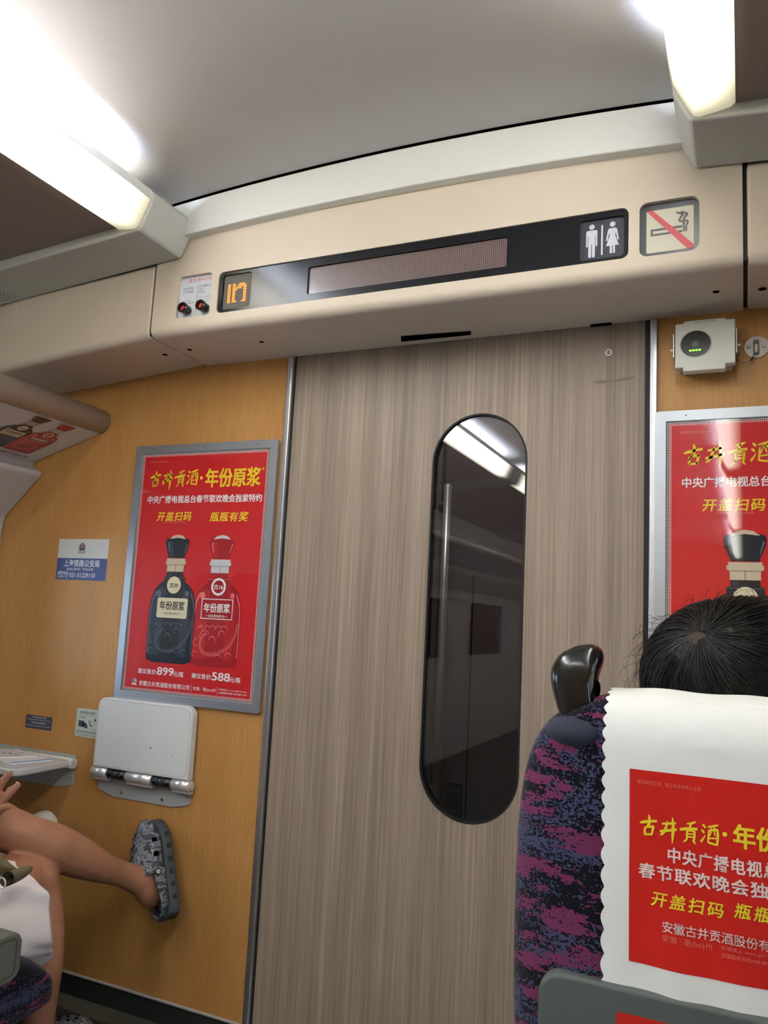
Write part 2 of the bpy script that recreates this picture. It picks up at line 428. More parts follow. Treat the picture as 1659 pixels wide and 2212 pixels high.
# ------------------------------------------------------------------ setting: floor, walls, ceiling
YB = -9.4
struct(MB().box((-2.5, YB, -0.05), (0.94, 0.0, 0)).build('floor', mat('dark_floor_vinyl', (44, 46, 40), 0.55)))
struct(MB().box((-2.42, -0.075, 0), (-1.255, -0.0, 0.0025)).build('trim_1', mat('floor_edge_strip', (82, 82, 70), 0.6)))
wf = MB().box((-2.5, 0, 0), (-1.252, 0.04, 2.5)).box((-0.19, 0, 0), (0.94, 0.04, 2.5)).box((-1.252, 0, 2.0), (-0.19, 0.04, 2.5))
struct(wf.build('wall_front', MW))
bb = MB().box((-2.42, -0.006, 0.0), (-1.256, 0, 0.060)).box((-0.186, -0.006, 0), (0.9, 0, 0.060))
bbo = struct(bb.build('baseboard_front', mat('dark_baseboard', (40, 45, 42), 0.5)))
struct(MB().box((-2.42, -0.009, 0.060), (-1.256, 0, 0.0665)).box((-0.186, -0.009, 0.060), (0.9, 0, 0.0665)).build('trim_2', CHROME, bevel=0.002))
struct(MB().box((-2.5, YB-0.04, 0), (0.94, YB, 2.5)).build('wall_back', MW))
def zc(x): return 2.364 - 0.058*(x+0.80)**2
xs = [-1.525+i*(1.525-0.035)/40 for i in range(41)]
ce = MB().xz([(x, zc(x)+0.003) for x in xs] + [(x, zc(x)+0.05) for x in xs[::-1]], YB, -0.303, smooth=True)
ce.xz([(-1.527, 2.318), (-1.521, 2.318), (-1.521, 2.36), (-1.527, 2.36)], YB, -0.289).xz([(-0.039, 2.318), (-0.033, 2.318), (-0.033, 2.36), (-0.039, 2.36)], YB, -0.289)
struct(ce.build('ceiling', CEIL))
struct(MB().box((-2.5, YB, 2.5), (0.94, 0.74, 2.54)).build('roof_light_block', mat('light_block_dark', (40, 40, 40), 0.8)))  # unseen cover added over the coach to stop sky light leaking in
# side walls with window openings
LWIN = [(-0.22, -0.80), (-1.40, -2.75), (-3.35, -4.70), (-5.30, -6.65), (-7.25, -8.60)]
prof_up = [(-2.397, 1.40), (-2.383, 1.475), (-2.239, 1.609), (-2.233, 1.616), (-2.233, 1.629), (-2.270, 1.647), (-2.5, 1.70), (-2.5, 1.40)]
def side_wall(name, f):
    mb = MB()
    def bx(y0, y1, z0, z1): mb.box((f(-2.5), y0, z0), (f(-2.40), y1, z1))
    bx(YB, 0, 0, 0.86); bx(YB, 0, 1.40, 2.5)
    prev = 0.0
    for a, b in LWIN: bx(prev, a, 0.86, 1.40); prev = b
    bx(prev, YB, 0.86, 1.40)
    o = mb.build(name, WARMGREY); struct(o)
    return o
side_wall('wall_left', lambda x: x); side_wall('wall_right', mx)
cov = MB().xz(prof_up, YB, -0.004); cov.xz(mirror(prof_up), YB, -0.004)
struct(cov.build('trim_3', WARMGREY, bevel=0.004))
k = 0
for f in (lambda x: x, mx):
    for a, b in LWIN:
        k += 1; fr = Frame((f(-2.403), 0, 0), (0, 1, 0), (0, 0, 1)); mb = MB()
        plate(mb, fr, rrect(b-0.02, a+0.02, 0.84, 1.42, 0.06), [rrect(b+0.015, a-0.015, 0.875, 1.385, 0.06)], 0.012, 0.024)
        wo = mb.build('window_%d' % k, WARMGREY); struct(wo)
        MB().box((f(-2.45), b, 0.86), (f(-2.456), a, 1.40)).build('window_pane', WGLASS, wo)
# lower side ceilings outside the lamps
tp = [(-1.545, 2.203), (-1.56, 2.203), (-2.5, 2.135), (-2.5, 2.16), (-1.56, 2.235), (-1.535, 2.36), (-1.520, 2.36)]
struct(MB().xz(tp, YB, -0.27).build('trim_4', TAUPE)); struct(MB().xz(mirror(tp), YB, -0.27).build('trim_5', TAUPE))
# aluminium posts of the doorway and the dark gasket
struct(MB().box((-1.255, -0.010, 0), (-1.236, 0.02, 1.957)).build('trim_6', ALU, bevel=0.003))
struct(MB().box((-0.206, -0.010, 0), (-0.188, 0.02, 1.957)).build('trim_7', ALU, bevel=0.003))
struct(MB().box((-0.2185, 0.0, 0), (-0.2065, 0.03, 1.96)).box((-1.2355, 0.004, 0), (-1.231, 0.03, 1.96)).build('trim_8', BLACK))
# sliding door leaf
dl = plate(MB(), WALL, [(-1.2315, 0.004), (-0.218, 0.004), (-0.218, 1.985), (-1.2315, 1.985)], [stadium(-0.6435, 0.681, 1.743, 0.131)], -0.006, 0.034)
door = struct(dl.build('door_1', MD))
plate(MB(), WALL, stadium(-0.6435, 0.6795, 1.7445, 0.1325), [stadium(-0.6435, 0.6845, 1.7395, 0.1275)], -0.0045, 0.03).build('window_gasket', BLACK, door)
MB().poly(WALL, stadium(-0.6435, 0.683, 1.741, 0.129), -0.012).build('window_pane', DGLASS, door)
MB().poly(WALL, stadium(-0.6435, 0.683, 1.741, 0.129), -0.031).build('window_pane', WGLASS, door)
lk = MB().poly(WALL, circ(-0.308, 1.884, 0.0085), -0.0045, 0, 0.002).poly(WALL, circ(-0.308, 1.884, 0.005), -0.004, 1).poly(WALL, [(-0.312, 1.883), (-0.304, 1.883), (-0.304, 1.8855), (-0.312, 1.8855)], -0.0037, 0)
lk.build('door_lock', [CHROME, BLACK], door)
SCUFF = mat('grey_scuff', (129, 115, 101), 0.6)
def scuff_pts(): 
    top = []; bot = []
    for i in range(25):
        t = i/24; p = at(1278+95*t, 826-12*t*t, 0.0055); e = 0.0062*math.sin(PI*t)**0.4*(0.75+0.25*math.sin(9*t)); top.append((p.x, p.z+e)); bot.append((p.x, p.z-e*0.8))
    return top + bot[::-1]
MB().poly(WALL, scuff_pts(), -0.0055).build('scuff_mark', SCUFF, door)

# vestibule behind the door
VG = mat('vestibule_grey', (134, 124, 130), 0.5); VG2 = mat('vestibule_pilaster', (150, 142, 142), 0.5)
ve = MB().box((-2.2, 0.70, 0), (0.6, 0.74, 2.4)).box((-2.2, 0.04, -0.05), (0.6, 0.74, 0.0)).box((-2.2, 0.04, 2.3), (0.6, 0.74, 2.34)).box((-2.24, 0.04, 0), (-2.2, 0.74, 2.4)).box((0.6, 0.04, 0), (0.64, 0.74, 2.4))
ve.box((-2.2, 0.66, 0), (-0.99, 0.70, 2.3), 1)
ve.box((-0.872, 0.698, 0.02), (-0.868, 0.70, 1.35), 2).box((-0.60, 0.697, 0.02), (-0.594, 0.70, 2.2), 2)
struct(ve.build('wall_vestibule', [VG, VG2, HOLE]))
gp = thing('grab_pole', 'steel grab pole seen through the oval door window', 'pole', (-0.951, 0.62, 0))
MB().tube([(-0.951, 0.62, 0.10), (-0.951, 0.62, 1.665)], 0.013, 16).build('pole', CHROME, gp)
for z in (0.2, 0.62, 1.6): MB().tube([(-0.951, 0.62, z), (-0.995, 0.66, z)], 0.007, 10).build('standoff', CHROME, gp)
lv = thing('louver_vent', 'small dark slatted vent low behind the oval door window', 'vent', (-0.908, 0.70, 0.42))
MB().box((-0.934, 0.69, 0.42), (-0.882, 0.70, 0.635)).build('frame', mat('vent_dark', (40, 44, 44), 0.5), lv)
for i in range(9):
    z = 0.43+i*0.022; MB().extrude([(-0.932, 0.690, z+0.014), (-0.932, 0.684, z+0.002), (-0.932, 0.686, z), (-0.932, 0.692, z+0.012)], (0.048, 0, 0)).build('slat', mat('vent_slat', (62, 68, 68), 0.5), lv)
vl = thing('vestibule_fill_lamp', 'round fill lamp added on the vestibule ceiling beyond the door', 'lamp', (-0.7, 0.37, 2.3))  # unseen lamp, added so the vestibule is not black through the glass
MB().poly(Frame((-0.9, 0.37, 2.295), (1, 0, 0), (0, -1, 0)), circ(0, 0, 0.10)).build('lens', mat('vestibule_fill_lens', (240, 240, 235), 0.5, emit=(255, 246, 232), estr=VEST_W), vl)
plate(MB(), Frame((-0.9, 0.37, 2.298), (1, 0, 0), (0, -1, 0)), circ(0, 0, 0.12), [circ(0, 0, 0.10)], 0.008, 0.008).build('bezel', ALU, vl)

# ------------------------------------------------------------------ overhead fascia with the displays
fa = thing('overhead_fascia', 'beige overhead fascia box above the door carrying displays and signs', 'overhead panel', (-0.78, 0, 1.957))
X0, X1 = -1.563, 0.006
arc = [(-0.246-0.024*math.sin(a), 1.981-0.024*math.cos(a)) for a in [i*PI/2/12 for i in range(13)]]
prof = [(0, 1.957)] + arc + [(-0.256, 1.981), (-0.256, 2.262), (0, 2.262)]
fb = MB().yz(prof, X0, X1, smooth=False)
FF = Frame((0, -0.27, 0))
ztop = lambda x: 2.2595 - 0.035*(x+0.80)**2
h_disp = rrect(-1.337, -0.226, 2.002, 2.122, 0.016); h_em = rrect(-1.477, -1.360, 2.002, 2.128, 0.012); h_sm = rrect(-0.203, -0.079, 1.999, 2.125, 0.018)
outer = [(X0, 1.981), (X1, 1.981), (X1, 2.225)] + [(x, ztop(x)) for x in [X1-0.1-i*(X1-X0-0.2)/14 for i in range(15)]] + [(X0, 2.225)]
plate(fb, FF, outer, [h_disp, h_em, h_sm], 0.0, 0.014)
o = fb.build('body', BEIGE, fa)
MB().box((X1-0.001, -0.262, 1.965), (0.0155, 0, 2.25)).build('seam_light_block', BLACK, fa); MB().box((X0-0.0105, -0.262, 1.965), (X0+0.001, 0, 2.25)).build('seam_light_block', BLACK, fa)  # black backing added behind the seams to block light and keep them dark
sl = MB().poly(Frame((0, 0, 1.9565), (1, 0, 0), (0, -1, 0)), [(-0.872, 0.032), (-0.668, 0.028), (-0.658, 0.056), (-0.855, 0.074)], 0.0006, 0, 0.0)
sl.build('door_slot', HOLE, fa, ).name = 'door_slot'
for hx, hy in ((-1.518, -0.146), (-1.264, -0.143), (-0.05, -0.133)):
    MB().poly(Frame((hx, hy, 1.9565), (1, 0, 0), (0, -1, 0)), circ(0, 0, 0.0075, 16), 0.0006).build('screw_hole', HOLE, fa)
MB().box((-0.352, -0.001, 1.9535), (-0.300, -0.012, 1.9575)).build('latch_notch', HOLE, fa)
# display strip
dsp = plate(MB(), FF, rrect(-1.335, -0.228, 2.004, 2.120, 0.015), [rrect(-1.049, -0.505, 2.023, 2.099, 0.004), rrect(-1.323, -1.228, 2.012, 2.113, 0.008), rrect(-0.334, -0.236, 2.011, 2.107, 0.008)], -0.004, 0.006).build('display_panel', PANELBLK, fa)
MB().poly(FF, rrect(-1.050, -0.504, 2.022, 2.100, 0.004), -0.0095).build('dot_matrix_screen', m_led_grid(), dsp)
MB().poly(FF, rrect(-1.324, -1.227, 2.011, 2.114, 0.008), -0.0095).build('car_number_screen', mat('number_screen', (104, 100, 92), 0.6, spec=0.15), dsp)
NUM = ["............", ".........xx.", "..xx.xx.xxxxx", "..xx.xxxxxxxx", "..xx.xxx..xxx", "..xx.xx....xx", "..xx.xx....xx", "..xx.xx....xx", "..xx.xx....xx", "..xx.xx....xx", "..xx.xxx..xxx"]
NUM = ["11.11..1111.", "11.11.111111", "11.111111.11", "11.111....11", "11.11.....11", "11.11.....11", "11.11.....11", "11.11.....11", "11.11.....11", "11.111...111"]
dots = MB()
for r, row in enumerate(NUM):
    for q, ch in enumerate(row):
        if ch == '1': dots.poly(FF, circ(-1.306+q*0.0052, 2.084-r*0.0056, 0.0022, 8), -0.0088)
dots.build('lit_number', mat('orange_led', (255, 120, 20), 0.5, emit=(255, 110, 22), estr=0.9), dsp)
# toilet pictogram
ts = MB().poly(FF, rrect(-0.335, -0.235, 2.010, 2.108, 0.008), -0.0092, 0)
def person_sign(mb, cx, woman):
    h = -0.0086
    mb.poly(FF, circ(cx, 2.0915, 0.0062), h, 1)
    if not woman:
        mb.poly(FF, [(cx-0.0125, 2.070)]+[(cx-0.0125+0.0045*(1-math.cos(a)), 2.079+0.0045*math.sin(a)) for a in (0, 0.4, 0.8, 1.2, 1.57)]+[(cx+0.0125-0.0045*(1-math.cos(a)), 2.079+0.0045*math.sin(a)) for a in (1.57, 1.2, 0.8, 0.4, 0)]+[(cx+0.0125, 2.070)], h+0.0001, 1)
        mb.poly(FF, [(cx-0.0075, 2.050), (cx+0.0075, 2.050), (cx+0.0075, 2.072), (cx-0.0075, 2.072)], h+0.0002, 1)
        mb.poly(FF, rrect(cx-0.0125, cx-0.0086, 2.044, 2.073, 0.0019), h, 1).poly(FF, rrect(cx+0.0086, cx+0.0125, 2.044, 2.073, 0.0019), h, 1)
        mb.poly(FF, rrect(cx-0.0075, cx-0.0008, 2.018, 2.06, 0.003), h, 1).poly(FF, rrect(cx+0.0008, cx+0.0075, 2.018, 2.06, 0.003), h, 1)
    else:
        mb.poly(FF, [(cx-0.008, 2.082), (cx+0.008, 2.082), (cx+0.006, 2.064), (cx+0.0142, 2.0405), (cx-0.0142, 2.0405), (cx-0.006, 2.064)], h, 1)
        mb.poly(FF, ribbon([(cx-0.0078, 2.080), (cx-0.0125, 2.053)], [0.004, 0.0038]), h+0.0002, 1).poly(FF, ribbon([(cx+0.0078, 2.080), (cx+0.0125, 2.053)], [0.004, 0.0038]), h+0.0002, 1)
        mb.poly(FF, rrect(cx-0.0058, cx-0.0008, 2.022, 2.042, 0.002), h+0.0001, 1).poly(FF, rrect(cx+0.0008, cx+0.0058, 2.022, 2.042, 0.002), h, 1)
person_sign(ts, -0.308, False); person_sign(ts, -0.262, True)
ts.poly(FF, rrect(-0.2870, -0.2832, 2.021, 2.093, 0.001), -0.0086, 1)
ts.build('toilet_sign', [mat('sign_dark_grey', (52, 54, 62), 0.4), mat('sign_white', (205, 208, 214), 0.5)], dsp)
# no-smoking sign
ns = MB().poly(FF, h_sm, -0.011, 0).poly(FF, rrect(-0.189, -0.091, 2.010, 2.109, 0.004), -0.0104, 1)
ns.poly(FF, [(-0.189, 2.109), (-0.176, 2.109), (-0.091, 2.018), (-0.091, 2.010), (-0.104, 2.010)], -0.0096, 2)
h = -0.0100
ns.poly(FF, [(-0.180, 2.060), (-0.114, 2.060), (-0.114, 2.0650), (-0.180, 2.0650)], h, 3).poly(FF, [(-0.180, 2.049), (-0.114, 2.049), (-0.114, 2.0535), (-0.180, 2.0535)], h, 3).poly(FF, [(-0.180, 2.050), (-0.1755, 2.050), (-0.1755, 2.0635), (-0.180, 2.0635)], h+0.0001, 3)
ns.poly(FF, [(-0.1125, 2.050), (-0.1095, 2.050), (-0.1095, 2.0635), (-0.1125, 2.0635)], h, 3).poly(FF, [(-0.108, 2.050), (-0.1045, 2.050), (-0.1045, 2.0635), (-0.108, 2.0635)], h, 3)
for dx in (0, 0.009):
    P = crom([(-0.111+dx*0.6, 2.064, 0), (-0.112+dx, 2.072, 0), (-0.1205+dx, 2.077, 0), (-0.117+dx, 2.084, 0), (-0.113+dx, 2.090, 0), (-0.120+dx, 2.094, 0), (-0.1265+dx, 2.097, 0)], 5)
    ns.poly(FF, ribbon([p[:2] for p in P], [0.0042]*len(P)), h, 3)
ns.build('no_smoking_sign', [mat('sign_frame_grey', (74, 76, 78), 0.3), mat('sign_cream', (212, 206, 184), 0.45), mat('sign_red', (212, 88, 92), 0.5), mat('sign_ink_grey', (92, 92, 92), 0.5)], fa)
# emergency button panel
em = MB().poly(FF, h_em, -0.0108, 0)
em.text(FF, '紧 急 用', -1.448, -1.409, 2.110, 2.122, -0.0104, 0.0, 0, 1).text(FF, 'Emergency', -1.407, -1.367, 2.109, 2.123, -0.0104, 0.0, 0, 1)
em.text(FF, '发生火灾时请', -1.466, -1.430, 2.090, 2.097, -0.0104, 0, 0, 2).text(FF, '按下面的按钮', -1.466, -1.430, 2.080, 2.087, -0.0104, 0, 0, 2)
em.text(FF, 'In case of fire', -1.466, -1.436, 2.054, 2.059, -0.0104, 0, 0, 2).text(FF, 'push red panel button', -1.466, -1.425, 2.046, 2.052, -0.0104, 0, 0, 2)
em.text(FF, '按下按钮可与', -1.411, -1.370, 2.092, 2.100, -0.0104, 0, 0, 2).text(FF, '乘务员', -1.411, -1.395, 2.083, 2.090, -0.0104, 0, 0, 2).text(FF, '紧急联络用', -1.411, -1.390, 2.075, 2.080, -0.0104, 0, 0, 2)
em.text(FF, 'In case of emergency', -1.411, -1.366, 2.060, 2.065, -0.0104, 0, 0, 2).text(FF, 'push the lower button', -1.411, -1.366, 2.052, 2.057, -0.0104, 0, 0, 2).text(FF, 'to stop the train', -1.411, -1.375, 2.044, 2.049, -0.0104, 0, 0, 2)
em.poly(FF, [(-1.4165, 2.012), (-1.4150, 2.012), (-1.4150, 2.100), (-1.4165, 2.100)], -0.0104, 2)
emo = em.build('emergency_panel', [mat('panel_white', (214, 218, 224), 0.45), mat('panel_red_ink', (226, 110, 116), 0.5), mat('panel_grey_ink', (120, 122, 128), 0.5)], fa)
for bx_ in (-1.444, -1.382):
    b = MB()
    def lat(prof):
        return [[FF.p(bx_+r*math.cos(2*PI*i/24), 2.027+r*math.sin(2*PI*i/24), hh) for i in range(24)] for r, hh in prof]
    b.rings(lat([(0.0135, -0.010), (0.0135, 0.004), (0.0155, 0.006), (0.0155, 0.016), (0.014, 0.018), (0.0105, 0.018), (0.009, 0.006)]), 0, False)
    bo = b.build('call_button', BLACKG, emo)
    MB().poly(FF, circ(bx_, 2.027, 0.0088), 0.0095, 0, 0.003).build('button_cap', mat('button_red', (206, 62, 50), 0.45), bo)

# side fascias and cove
sf = thing('side_fascia', 'sloping beige fascia panel between the overhead display fascia and luggage rack', 'overhead panel', (-2.0, 0, 1.95))
def fascia_side(f, parent, xin, xout):
    rings = []
    for i in range(9):
        t = i/8; x = xin+(xout-xin)*t; dz = -0.083*(xin-x); 
        drop = 0.10*max(0, (t-0.68)/0.32)**2
        pr = [(0, 1.957+dz)] + [(y, z+dz) for y, z in arc] + [(-0.27, 2.17+dz*0.6), (-0.255, 2.19+dz*0.6), (0, 2.19+dz*0.6)]
        pr = [(y+drop*(1 if y < -0.1 else 0), z) for y, z in pr]
        rings.append([(f(x), y, z) for y, z in pr])
    return MB().rings(rings, 0, False)
fascia_side(lambda x: x, sf, -1.572, -2.45).build('body', BEIGE, sf, bevel=0.006)
FS = Frame((0, -0.2708, 0))
def zl(x): return -0.083*(-1.572-x)
emb_o = [(x, 2.148+zl(x)*0.6-0.004) for x in (-1.69, -2.1)]
mb = MB()
P = [(-1.688, 2.115), (-1.688, 2.142), (-1.692, 2.146), (-1.9, 2.132), (-2.122, 2.116), (-2.126, 2.112), (-2.124, 2.058)]
mb.poly(FS, ribbon(P, [0.0016]*len(P)), 0.0, 0, 0.0008); mb.build('access_panel_edge', BEIGE, sf)
MB().poly(Frame((-1.617, -0.139, 1.9528), (1, 0, 0), (0, -1, 0)), circ(0, 0, 0.0085, 16), 0.0006).build('screw_hole', HOLE, sf)
sf2 = thing('side_fascia', 'beige fascia panel at right above the white sensor box and round wall plate', 'overhead panel', (0.4, 0, 1.95))
fascia_side(mx, sf2, -1.574, -2.42).build('body', BEIGE, sf2, bevel=0.008)
MB().poly(Frame((0.045, -0.128, 1.9528), (1, 0, 0), (0, -1, 0)), circ(0, 0, 0.0085, 16), 0.0006).build('screw_hole', HOLE, sf2)
cx_ = [-1.56+i*(1.56-0.0)/30 for i in range(31)]
zb = lambda x: 2.253 - 0.045*(x+0.80)**2
cv = MB().extrude([(x, -0.301, zb(x)+0.003) for x in cx_] + [(x, -0.298, zc(x)) for x in cx_[::-1]], (0, 0.036, 0))
tag(cv.build('cove_panel', COVE, bevel=0.004), 'curved white cove panel between the ceiling and the beige display fascia', 'ceiling trim')
sg = MB().extrude([(x, -0.2745, ztop(x)+0.004) for x in cx_[1:-1]] + [(x, -0.2745, ztop(x)-0.004) for x in cx_[1:-1][::-1]], (0, 0.0045, 0))
tag(sg.build('seal_strip', mat('yellowed_seal', (202, 192, 150), 0.7)), 'thin yellowed seal strip along the top of the display fascia', 'seal')

# ------------------------------------------------------------------ ceiling lamps
dprof = [(-1.441, 2.268), (-1.444, 2.262), (-1.452, 2.244), (-1.474, 2.2), (-1.480, 2.192), (-1.490, 2.188), (-1.52, 2.1915), (-1.545, 2.196), (-1.556, 2.204), (-1.54, 2.21), (-1.49, 2.205), (-1.465, 2.235), (-1.450, 2.266)]
bprof = [(-1.437, 2.285), (-1.440, 2.250), (-1.470, 2.187), (-1.478, 2.183), (-2.46, 2.108), (-2.46, 2.16), (-1.52, 2.232), (-1.49, 2.31), (-1.46, 2.305)]
def lamp(f, label, mir):
    L = thing('ceiling_lamp', label, 'lamp', (f(-1.49), -4.7, 2.2), 'ceiling light lines')
    for k in range(3):
        y0, y1 = -0.452-3*k, -3.27-3*k
        pr = [(f(x), z) for x, z in dprof]; MB().xz(pr, y1, y0, smooth=True).build('diffuser', DIFF, L)
        MB().tube([(f(-1.478), y0-0.11, 2.252), (f(-1.478), y1+0.12, 2.252)], 0.012, 10).build('tube', TUBE, L)
        MB().xz([(f(x), z) for x, z in ((-1.4375, 2.264), (-1.4405, 2.264), (-1.443, 2.288), (-1.440, 2.290))], y1, y0).build('inner_rail', COVE, L)
        br = MB().xz([(f(x), z) for x, z in bprof], y0+0.002, y0+0.179).build('end_bracket', BRKT, L, bevel=0.006, seg=3)
        if k == 0 and not mir:
            g = MB()
            for r in range(6):
                for q in range(7):
                    x = -2.10+r*0.0-q*0.014-(0.003 if r % 2 else 0); y = -0.37+r*0.014
                    z = 2.183+(x+1.478)*0.0764-0.0008
                    if q < 1+r or r > 1: g.poly(Frame((x, y, z), (1, 0, 0.0764), (0, -1, 0)), circ(0, 0, 0.0026, 8), 0.0006)
            g.build('speaker_holes', HOLE, L)
    return L
lamp(lambda x: x, 'lit ceiling lamp line at left with grey end bracket over the sloping beige fascia', False)
lamp(mx, 'lit ceiling lamp line at right with grey end bracket above the no smoking sign', True)

# ------------------------------------------------------------------ luggage racks
def rack(f, label, ads):
    R_ = thing('luggage_rack', label, 'luggage rack', (f(-2.1), -4.7, 1.66))
    y0 = -0.004
    bp = [(-1.978, 1.755), (-2.276, 1.666), (-2.40, 1.70), (-2.40, 1.80), (-2.0, 1.815), (-1.972, 1.80)]
    MB().xz([(f(x), z) for x, z in bp], YB, y0).build('shelf', RACKW, R_)
    a = [(-1.985+0.045*math.cos(t), 1.795+0.042*math.sin(t)) for t in [math.radians(100-i*20) for i in range(11)]]
    lp = a + [(-1.99, 1.757), (-1.995, 1.765), (-1.975, 1.79), (-1.98, 1.825)]
    MB().xz([(f(x), z) for x, z in lp], YB, y0-0.001, smooth=True).build('front_lip', mat('rack_lip_satin', (196, 184, 172), 0.3, 0.25), R_)
    MB().xz([(f(x), z) for x, z in [(-2.270, 1.668), (-2.268, 1.645), (-2.285, 1.645), (-2.285, 1.668)]], YB, y0-0.006).build('light_rail', mat('rail_grey', (160, 158, 156), 0.4, 0.3), R_)
    return R_
rk = rack(lambda x: x, 'luggage rack at left with drink bottle pictures printed on its underside', True)
rack(mx, 'luggage rack along the right side wall, opposite the one with bottle pictures', False)
for y in (-0.04, -0.185): MB().ball((-2.2665, y, 1.655), 0.004, 6).build('rivet', ALU, rk)
MB().box((-2.265, -0.215, 1.650), (-2.262, -0.60, 1.662)).build('reading_lamp_slot', CHROME, rk)

# ------------------------------------------------------------------ printed bottle pictures (posters and rack)
BOT = [(-0.087, -0.262), (-0.083, -0.276), (-0.06, -0.283), (0.06, -0.283), (0.083, -0.276), (0.087, -0.262), (0.088, -0.14), (0.0855, -0.095), (0.074, -0.062), (0.056, -0.042), (0.040, -0.034), (0.040, -0.020), (0.031, -0.017), (0.031, -0.002),
       (-0.031, -0.002), (-0.031, -0.017), (-0.040, -0.020), (-0.040, -0.034), (-0.056, -0.042), (-0.074, -0.062), (-0.0855, -0.095), (-0.088, -0.14)]
CAP = [(-0.029, 0.040), (-0.036, 0.058), (-0.043, 0.075), (-0.0455, 0.090), (-0.042, 0.100), (-0.02, 0.105), (0.02, 0.105), (0.042, 0.100), (0.0455, 0.090), (0.043, 0.075), (0.036, 0.058), (0.029, 0.040)]
def bottle(mb, fr, cx, dz, h, red, num):
    def q(P): return [(cx+u, v+dz) for u, v in P]
    B, H, COL, LAB, TXT, DK = (0, 1, 2, 3, 4, 5)
    mb.poly(fr, q(BOT), h, B).poly(fr, q(CAP), h, B)
    mb.poly(fr, q([(-0.032, 0.099), (-0.018, 0.110), (0, 0.113), (0.018, 0.110), (0.032, 0.099), (0, 0.103)]), h+0.0002, COL)
    mb.poly(fr, q([(-0.0355, 0.038), (0.0355, 0.038), (0.0355, 0.018), (0.0325, 0.018), (0.0325, -0.003), (-0.0325, -0.003), (-0.0325, 0.018), (-0.0355, 0.018)]), h+0.0003, COL)
    for u in (-0.039, 0.036): mb.poly(fr, q([(u, 0.031), (u+0.003, 0.031), (u+0.003, 0.020), (u, 0.020)]), h+0.0003, COL)
    mb.poly(fr, q([(-0.0325, 0.0185), (0.0325, 0.0185), (0.0325, 0.017), (-0.0325, 0.017)]), h+0.0004, DK); mb.poly(fr, q([(-0.0008, 0.017), (0.0008, 0.017), (0.0008, -0.003), (-0.0008, -0.003)]), h+0.0004, DK)
    # printed tones and highlights of the bottle picture
    mb.poly(fr, q([(-0.080, -0.262), (-0.035, -0.262), (-0.032, -0.12), (-0.030, -0.055), (-0.050, -0.052), (-0.070, -0.072), (-0.0795, -0.10)]), h+0.0001, 6).poly(fr, q([(0.034, -0.262), (0.064, -0.262), (0.066, -0.12), (0.058, -0.066), (0.040, -0.055), (0.034, -0.09)]), h+0.0001, 6)
    mb.poly(fr, q([(-0.026, 0.045), (-0.033, 0.060), (-0.0385, 0.078), (-0.040, 0.092), (-0.018, 0.094), (-0.012, 0.06), (-0.012, 0.045)]), h+0.0001, 6)
    mb.poly(fr, q([(-0.028, -0.004), (-0.014, -0.004), (-0.014, -0.018), (-0.028, -0.018)]), h+0.0001, 6)
    mb.poly(fr, q([(-0.084, -0.255), (-0.080, -0.258), (-0.080, -0.13), (-0.076, -0.095), (-0.062, -0.065), (-0.066, -0.062), (-0.080, -0.09), (-0.0845, -0.13)]), h+0.0002, H)
    mb.poly(fr, q([(0.0845, -0.25), (0.082, -0.255), (0.082, -0.13), (0.079, -0.10), (0.066, -0.068), (0.069, -0.066), (0.082, -0.097), (0.0848, -0.13)]), h+0.0002, H)
    mb.poly(fr, q(circ(-0.056, -0.072, 0.009, 16, 0.011)), h+0.0002, H).poly(fr, q(circ(0.053, -0.070, 0.007, 16, 0.009)), h+0.0002, H)
    mb.poly(fr, q([(-0.036, 0.086), (-0.032, 0.092), (-0.028, 0.065), (-0.0295, 0.055)]), h+0.0002, H).poly(fr, q([(0.038, 0.088), (0.041, 0.084), (0.032, 0.055), (0.0305, 0.057)]), h+0.0002, H)
    mb.poly(fr, q([(-0.040, -0.0215), (0.040, -0.0215), (0.040, -0.0228), (-0.040, -0.0228)]), h+0.0002, H)
    # relief: a curling band of scales
    P = crom([(0.078, -0.150, 0), (0.070, -0.19, 0), (0.045, -0.225, 0), (0.0, -0.245, 0), (-0.035, -0.243, 0), (-0.052, -0.222, 0), (-0.045, -0.195, 0), (-0.028, -0.185, 0)], 7)
    for i in range(len(P)-1):
        a, b = Vector(P[i][:2]), Vector(P[i+1][:2]); d = (b-a); n = Vector((-d.y, d.x)).normalized()*0.009*(0.6+0.4*math.sin(PI*i/len(P)))
        mb.poly(fr, q([tuple(a+n), tuple(b+n*0.1), tuple(a-n), tuple(a+d*0.45-n*0.1)]), h+0.00025, H)
    for (x0, y0, r_, a0, a1) in ((-0.040, -0.195, 0.022, 0.3, 4.0), (-0.066, -0.215, 0.014, 1.2, 5.5), (-0.012, -0.205, 0.016, -0.6, 3.2), (0.022, -0.185, 0.012, 0.0, 4.2), (-0.070, -0.250, 0.012, 0.5, 4.4), (-0.058, -0.175, 0.012, -0.4, 3.0), (0.012, -0.262, 0.020, 0.4, 2.6), (0.050, -0.250, 0.014, 0.2, 3.4)):
        P = [(x0+r_*(1-0.45*t/9)*math.cos(a0+(a1-a0)*t/9), y0+r_*(1-0.45*t/9)*math.sin(a0+(a1-a0)*t/9)) for t in range(10)]
        mb.poly(fr, q(ribbon(P, [0.0008+0.0018*math.sin(PI*t/9) for t in range(10)])), h+0.00022, H)
    for j in range(5):
        P = crom([(-0.06+0.02*j, -0.168-0.004*(j % 2), 0), (-0.052+0.02*j, -0.160, 0), (-0.042+0.022*j, -0.168, 0)], 4); mb.poly(fr, q(ribbon([p[:2] for p in P], [0.0016]*len(P))), h+0.00025, H)
    # round badge and label
    mb.poly(fr, q(circ(0, -0.0445, 0.0265, 32)), h+0.0004, LAB if not red else TXT)
